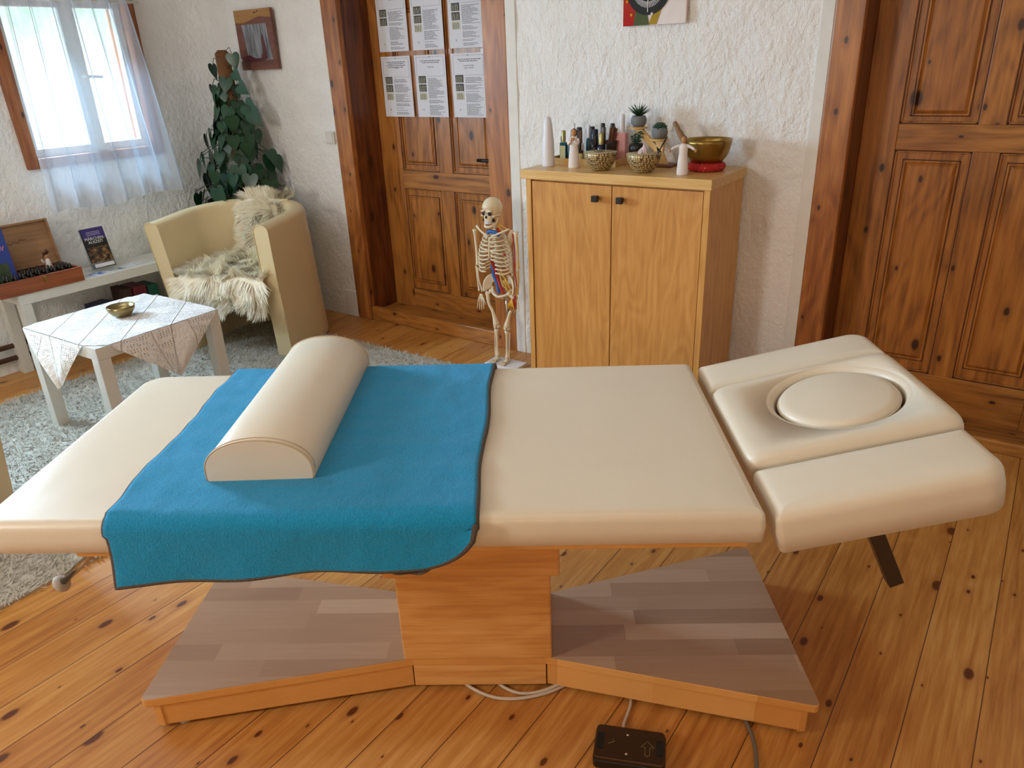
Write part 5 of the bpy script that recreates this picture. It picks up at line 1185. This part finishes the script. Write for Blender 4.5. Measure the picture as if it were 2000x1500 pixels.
# ribs
cxr = -2.098
for k in range(12):
    zt = 0.672 - k * 0.0150; wdt = 0.036 + 0.055 * math.sin(min(1, (k + 1) / 7) * PI / 2); drop = 0.022 + 0.0045 * min(k, 9)
    for s_ in (-1, 1):
        pts = []
        full = k < 10; amax = PI if k < 7 else (PI * 0.90 if k < 10 else PI * 0.45)
        for q in range(15):
            a = amax * q / 14; x = math.sin(a) * wdt; y = 0.014 + 0.0 + math.cos(a) * 0.032 - 0.012 * (1 - math.cos(a)) ; zz_ = zt - drop * math.sin(a * 0.5) + (0.020 * max(0, (a - PI * .75)) if k > 3 else 0)
            if q == 14 and k < 7: x = 0.006
            pts.append(B(cxr + s_ * x, zz_, y))
        MB().tube(pts, 0.0040, 7, None, 1.25 if k < 10 else 1.0).build('rib', M['bone'], skl, smooth=True)
MB().tube([B(-2.098, 0.650, -0.034), B(-2.098, 0.60, -0.042), B(-2.099, 0.565, -0.044), B(-2.099, 0.548, -0.042)], [0.010, 0.0075, 0.008, 0.002], 10, None, 0.6).build('sternum', M['bone'], skl, smooth=True)
for s_ in (-1, 1):
    MB().tube(smooth_path([B(-2.098 + s_ * .008, 0.655, -0.032), B(-2.098 + s_ * 0.05, 0.672, -0.03), B(-2.098 + s_ * 0.095, 0.692, -0.005)], 4), 0.0050, 8).build('clavicle', M['bone'], skl, smooth=True)
    MB().tube([B(-2.098 + s_ * .105, 0.686, .0), B(-2.098 + s_ * .075, 0.645, .03), B(-2.098 + s_ * 0.055, 0.590, .04)], [0.008, 0.017, 0.003], 8, None, 0.35).build('scapula', M['bone'], skl, smooth=True)
# arms
def hand(wx, wz, dx, sg, bend=0.0):
    h_ = MB(); h_.ball(B(wx, wz - 0.010), (0.012, 0.006, 0.008), 10, 8)
    for k in range(4):
        fx = (k - 1.5) * 0.0062; l = (0.052, 0.060, 0.058, 0.048)[k]
        p0 = B(wx + fx * .8, wz - 0.012, -0.002); p1 = B(wx + fx * 1.7 + dx * .3, wz - 0.034, -0.004); p2 = B(wx + fx * 2.0 + dx * .6, wz - 0.034 - l * .5, -0.006); p3 = B(wx + fx * 2.2 + dx, wz - 0.034 - l * .85, -0.008)
        h_.tube([p0, p1, p1.lerp(p2, .5), p2, p3], [0.0030, 0.0034, 0.0024, 0.0028, 0.0016], 6)
    h_.tube([B(wx + sg * 0.008, wz - 0.012, -0.003), B(wx + sg * 0.021, wz - 0.030, -0.006), B(wx + sg * 0.029, wz - 0.050, -0.008)], [0.0032, 0.0030, 0.0018], 6)
    return h_
bone('humerus', [B(-2.212, 0.672), B(-2.209, 0.60), B(-2.203, 0.500)], (0.0060, 0.0125))
bone('radius', [B(-2.206, 0.484), B(-2.203, 0.43), B(-2.184, 0.368)], (0.0036, 0.0065)); bone('ulna', [B(-2.216, 0.490, .004), B(-2.215, 0.43, .004), B(-2.206, 0.368, .002)], (0.0034, 0.0070))
hand(-2.193, 0.357, -0.004, 1).build('hand', M['bone'], skl, smooth=True)
bone('humerus', [B(-1.972, 0.680), B(-1.966, 0.60), B(-1.970, 0.510)], (0.0060, 0.0125))
bone('radius', [B(-1.968, 0.498), B(-1.965, 0.45), B(-1.975, 0.385)], (0.0036, 0.0065)); bone('ulna', [B(-1.978, 0.498, .004), B(-1.980, 0.45, .004), B(-1.988, 0.385, .002)], (0.0034, 0.0070))
hand(-1.985, 0.375, 0.0, -1).build('hand', M['bone'], skl, smooth=True)
# pelvis
for s_, cx_ in ((-1, -2.118), (1, -2.032)):
    rows = []
    for j in range(9):
        t = j / 8; r = []
        for i in range(13):
            a = -0.5 + 2.6 * i / 12; rad_ = 0.016 + 0.032 * t; r.append(tuple(B(cx_ + s_ * (rad_ * math.sin(a) * 0.9 + 0.002), 0.405 + rad_ * math.cos(a) * 1.15, 0.015 - 0.035 * t * math.sin(a * .7))))
        rows.append(r)
    MB().grid(rows).tube([rows[-1][i] for i in range(13)], 0.0045, 7).tube(smooth_path([rows[0][12], tuple(B(cx_ - s_ * 0.006, 0.372, -0.01)), tuple(B(-2.075, 0.362, -0.022))], 4), 0.0065, 7).tube([B(cx_ + s_ * .004, 0.385), B(-2.078 + s_ * 0.014, 0.350, 0.0), B(-2.076, 0.362, -.02)], 0.005, 7).build('hip_bone', M['bone'], skl, smooth=True, solid=0.004)
for s_, hx, kx, fx in ((-1, -2.140, -2.108, -2.112), (1, -2.016, -2.046, -2.052)):
    f_ = MB(); f_.ball(B(hx - s_ * -0.0 - s_ * 0.008, 0.378), 0.0115, 12, 8); f_.tube([B(hx - s_ * 0.006, 0.376), B(hx + s_ * 0.014, 0.358)], 0.0075, 8); f_.ball(B(hx + s_ * 0.015, 0.362), (0.011, 0.010, 0.015), 10, 8)
    f_.tube(smooth_path([B(hx + s_ * .014, 0.360), B(hx + s_ * .008, 0.31), B((hx + kx) / 2 + s_ * .004, 0.275), B(kx, 0.205)], 5), [0.010, 0.0095, 0.009, 0.0085, 0.008, 0.0075, 0.0075, 0.0075, 0.0075, 0.0078, 0.008, 0.0085, 0.010, 0.013, 0.016, 0.015], 10)
    for q in (-1, 1): f_.ball(B(kx + q * 0.009, 0.200, 0.002), (0.010, 0.012, 0.010), 10, 8)
    f_.build('femur', M['bone'], skl, smooth=True)
    MB().ball(B(kx, 0.199, -0.014), (0.007, 0.004, 0.008), 10, 8).build('kneecap', M['bone'], skl, smooth=True)
    bone('tibia', [B(kx, 0.184), B(fx + 0.002, 0.11), B(fx + 0.002, 0.044)], (0.0055, 0.0140)); bone('fibula', [B(kx + s_ * 0.013, 0.176, .004), B(fx + s_ * 0.014, 0.11, .004), B(fx + s_ * 0.011, 0.044, .002)], (0.0028, 0.0052))
    ft = MB().ball(B(fx, 0.032, 0.006), (0.011, 0.018, 0.012), 10, 8).ball(B(fx, 0.026, -0.012), (0.013, 0.014, 0.008), 10, 8)
    for k in range(5): ft.tube([B(fx + (k - 2) * 0.0035, 0.028, -0.018), B(fx + (k - 2) * 0.0060, 0.023, -0.040), B(fx + (k - 2) * 0.0068, 0.0215, -0.056)], [0.0034, 0.0028, 0.002], 6)
    ft.build('foot', M['bone'], skl, smooth=True)
# painted vessels and nerves
v_ = MB(); v_.tube(smooth_path([B(-2.098, 0.545, -0.03), B(-2.094, 0.50, -0.012), B(-2.085, 0.45, -0.006), B(-2.062, 0.405, -0.012), B(-2.045, 0.380, -0.01)], 5), 0.0085, 9).tube(smooth_path([B(-1.985, 0.672, -0.008), B(-1.974, 0.60, -0.012), B(-1.976, 0.50, -0.012), B(-1.972, 0.40, -0.008), B(-1.990, 0.35, -0.012), B(-2.01, 0.30, -0.01)], 5), 0.0035, 7)
for k in range(8): v_.tube([B(-1.985, 0.375, -0.010), B(-1.985 - 0.006 * k + 0.012, 0.315 - 0.004 * (k % 3), -0.014)], 0.0018, 5)
v_.ball(B(-2.020, 0.578, -0.032), (0.008, 0.004, 0.006), 10, 8); v_.tube([B(-2.07, 0.69, -0.01), B(-2.052, 0.672, -0.012)], 0.007, 7)
v_.build('artery', M['red'], skl, smooth=True)
MB().tube(smooth_path([B(-2.108, 0.515, -0.012), B(-2.100, 0.46, -0.012), B(-2.085, 0.425, -0.012), B(-2.075, 0.378, -0.012)], 5), 0.0085, 9).build('vein', M['blue'], skl, smooth=True)
MB().tube(smooth_path([B(-2.108, 0.672, -0.030), B(-2.095, 0.678, -0.034), B(-2.070, 0.676, -0.030), B(-2.052, 0.660, -0.02)], 5), 0.0095, 9).build('vein', M['blue'], skl, smooth=True)
n_ = MB()
for pts in ([B(-2.075, 0.725, -0.008), B(-2.050, 0.705, -0.006), B(-2.015, 0.690, -.004)], [B(-2.072, 0.718, -.008), B(-2.060, 0.69, -.008), B(-2.045, 0.68, -.004)], [B(-2.066, 0.722, -.006), B(-2.05, 0.69, -.01)], [B(-1.965, 0.66, -0.008), B(-1.958, 0.58, -.008), B(-1.962, 0.46, -.010), B(-1.975, 0.36, -.010)],
            [B(-2.075, 0.50), B(-2.045, 0.465, -.01), B(-2.025, 0.43, -.015)], [B(-2.072, 0.48), B(-2.058, 0.44, -.012), B(-2.035, 0.41, -.015), B(-2.00, 0.392, -.02)], [B(-2.06, 0.47, -.006), B(-2.03, 0.45, -.012), B(-2.005, 0.41, -.018)], [B(-2.05, 0.44, -.01), B(-2.03, 0.43, -.02), B(-2.02, 0.395, -.02)]): n_.tube(smooth_path(pts, 4), 0.0026, 6)
for k in range(9): n_.tube([B(-1.998, 0.362, -0.016), B(-2.030 + 0.006 * k, 0.318 - 0.006 * (k % 3), -0.018)], 0.0022, 5)
n_.build('nerve', M['yellow'], skl, smooth=True)
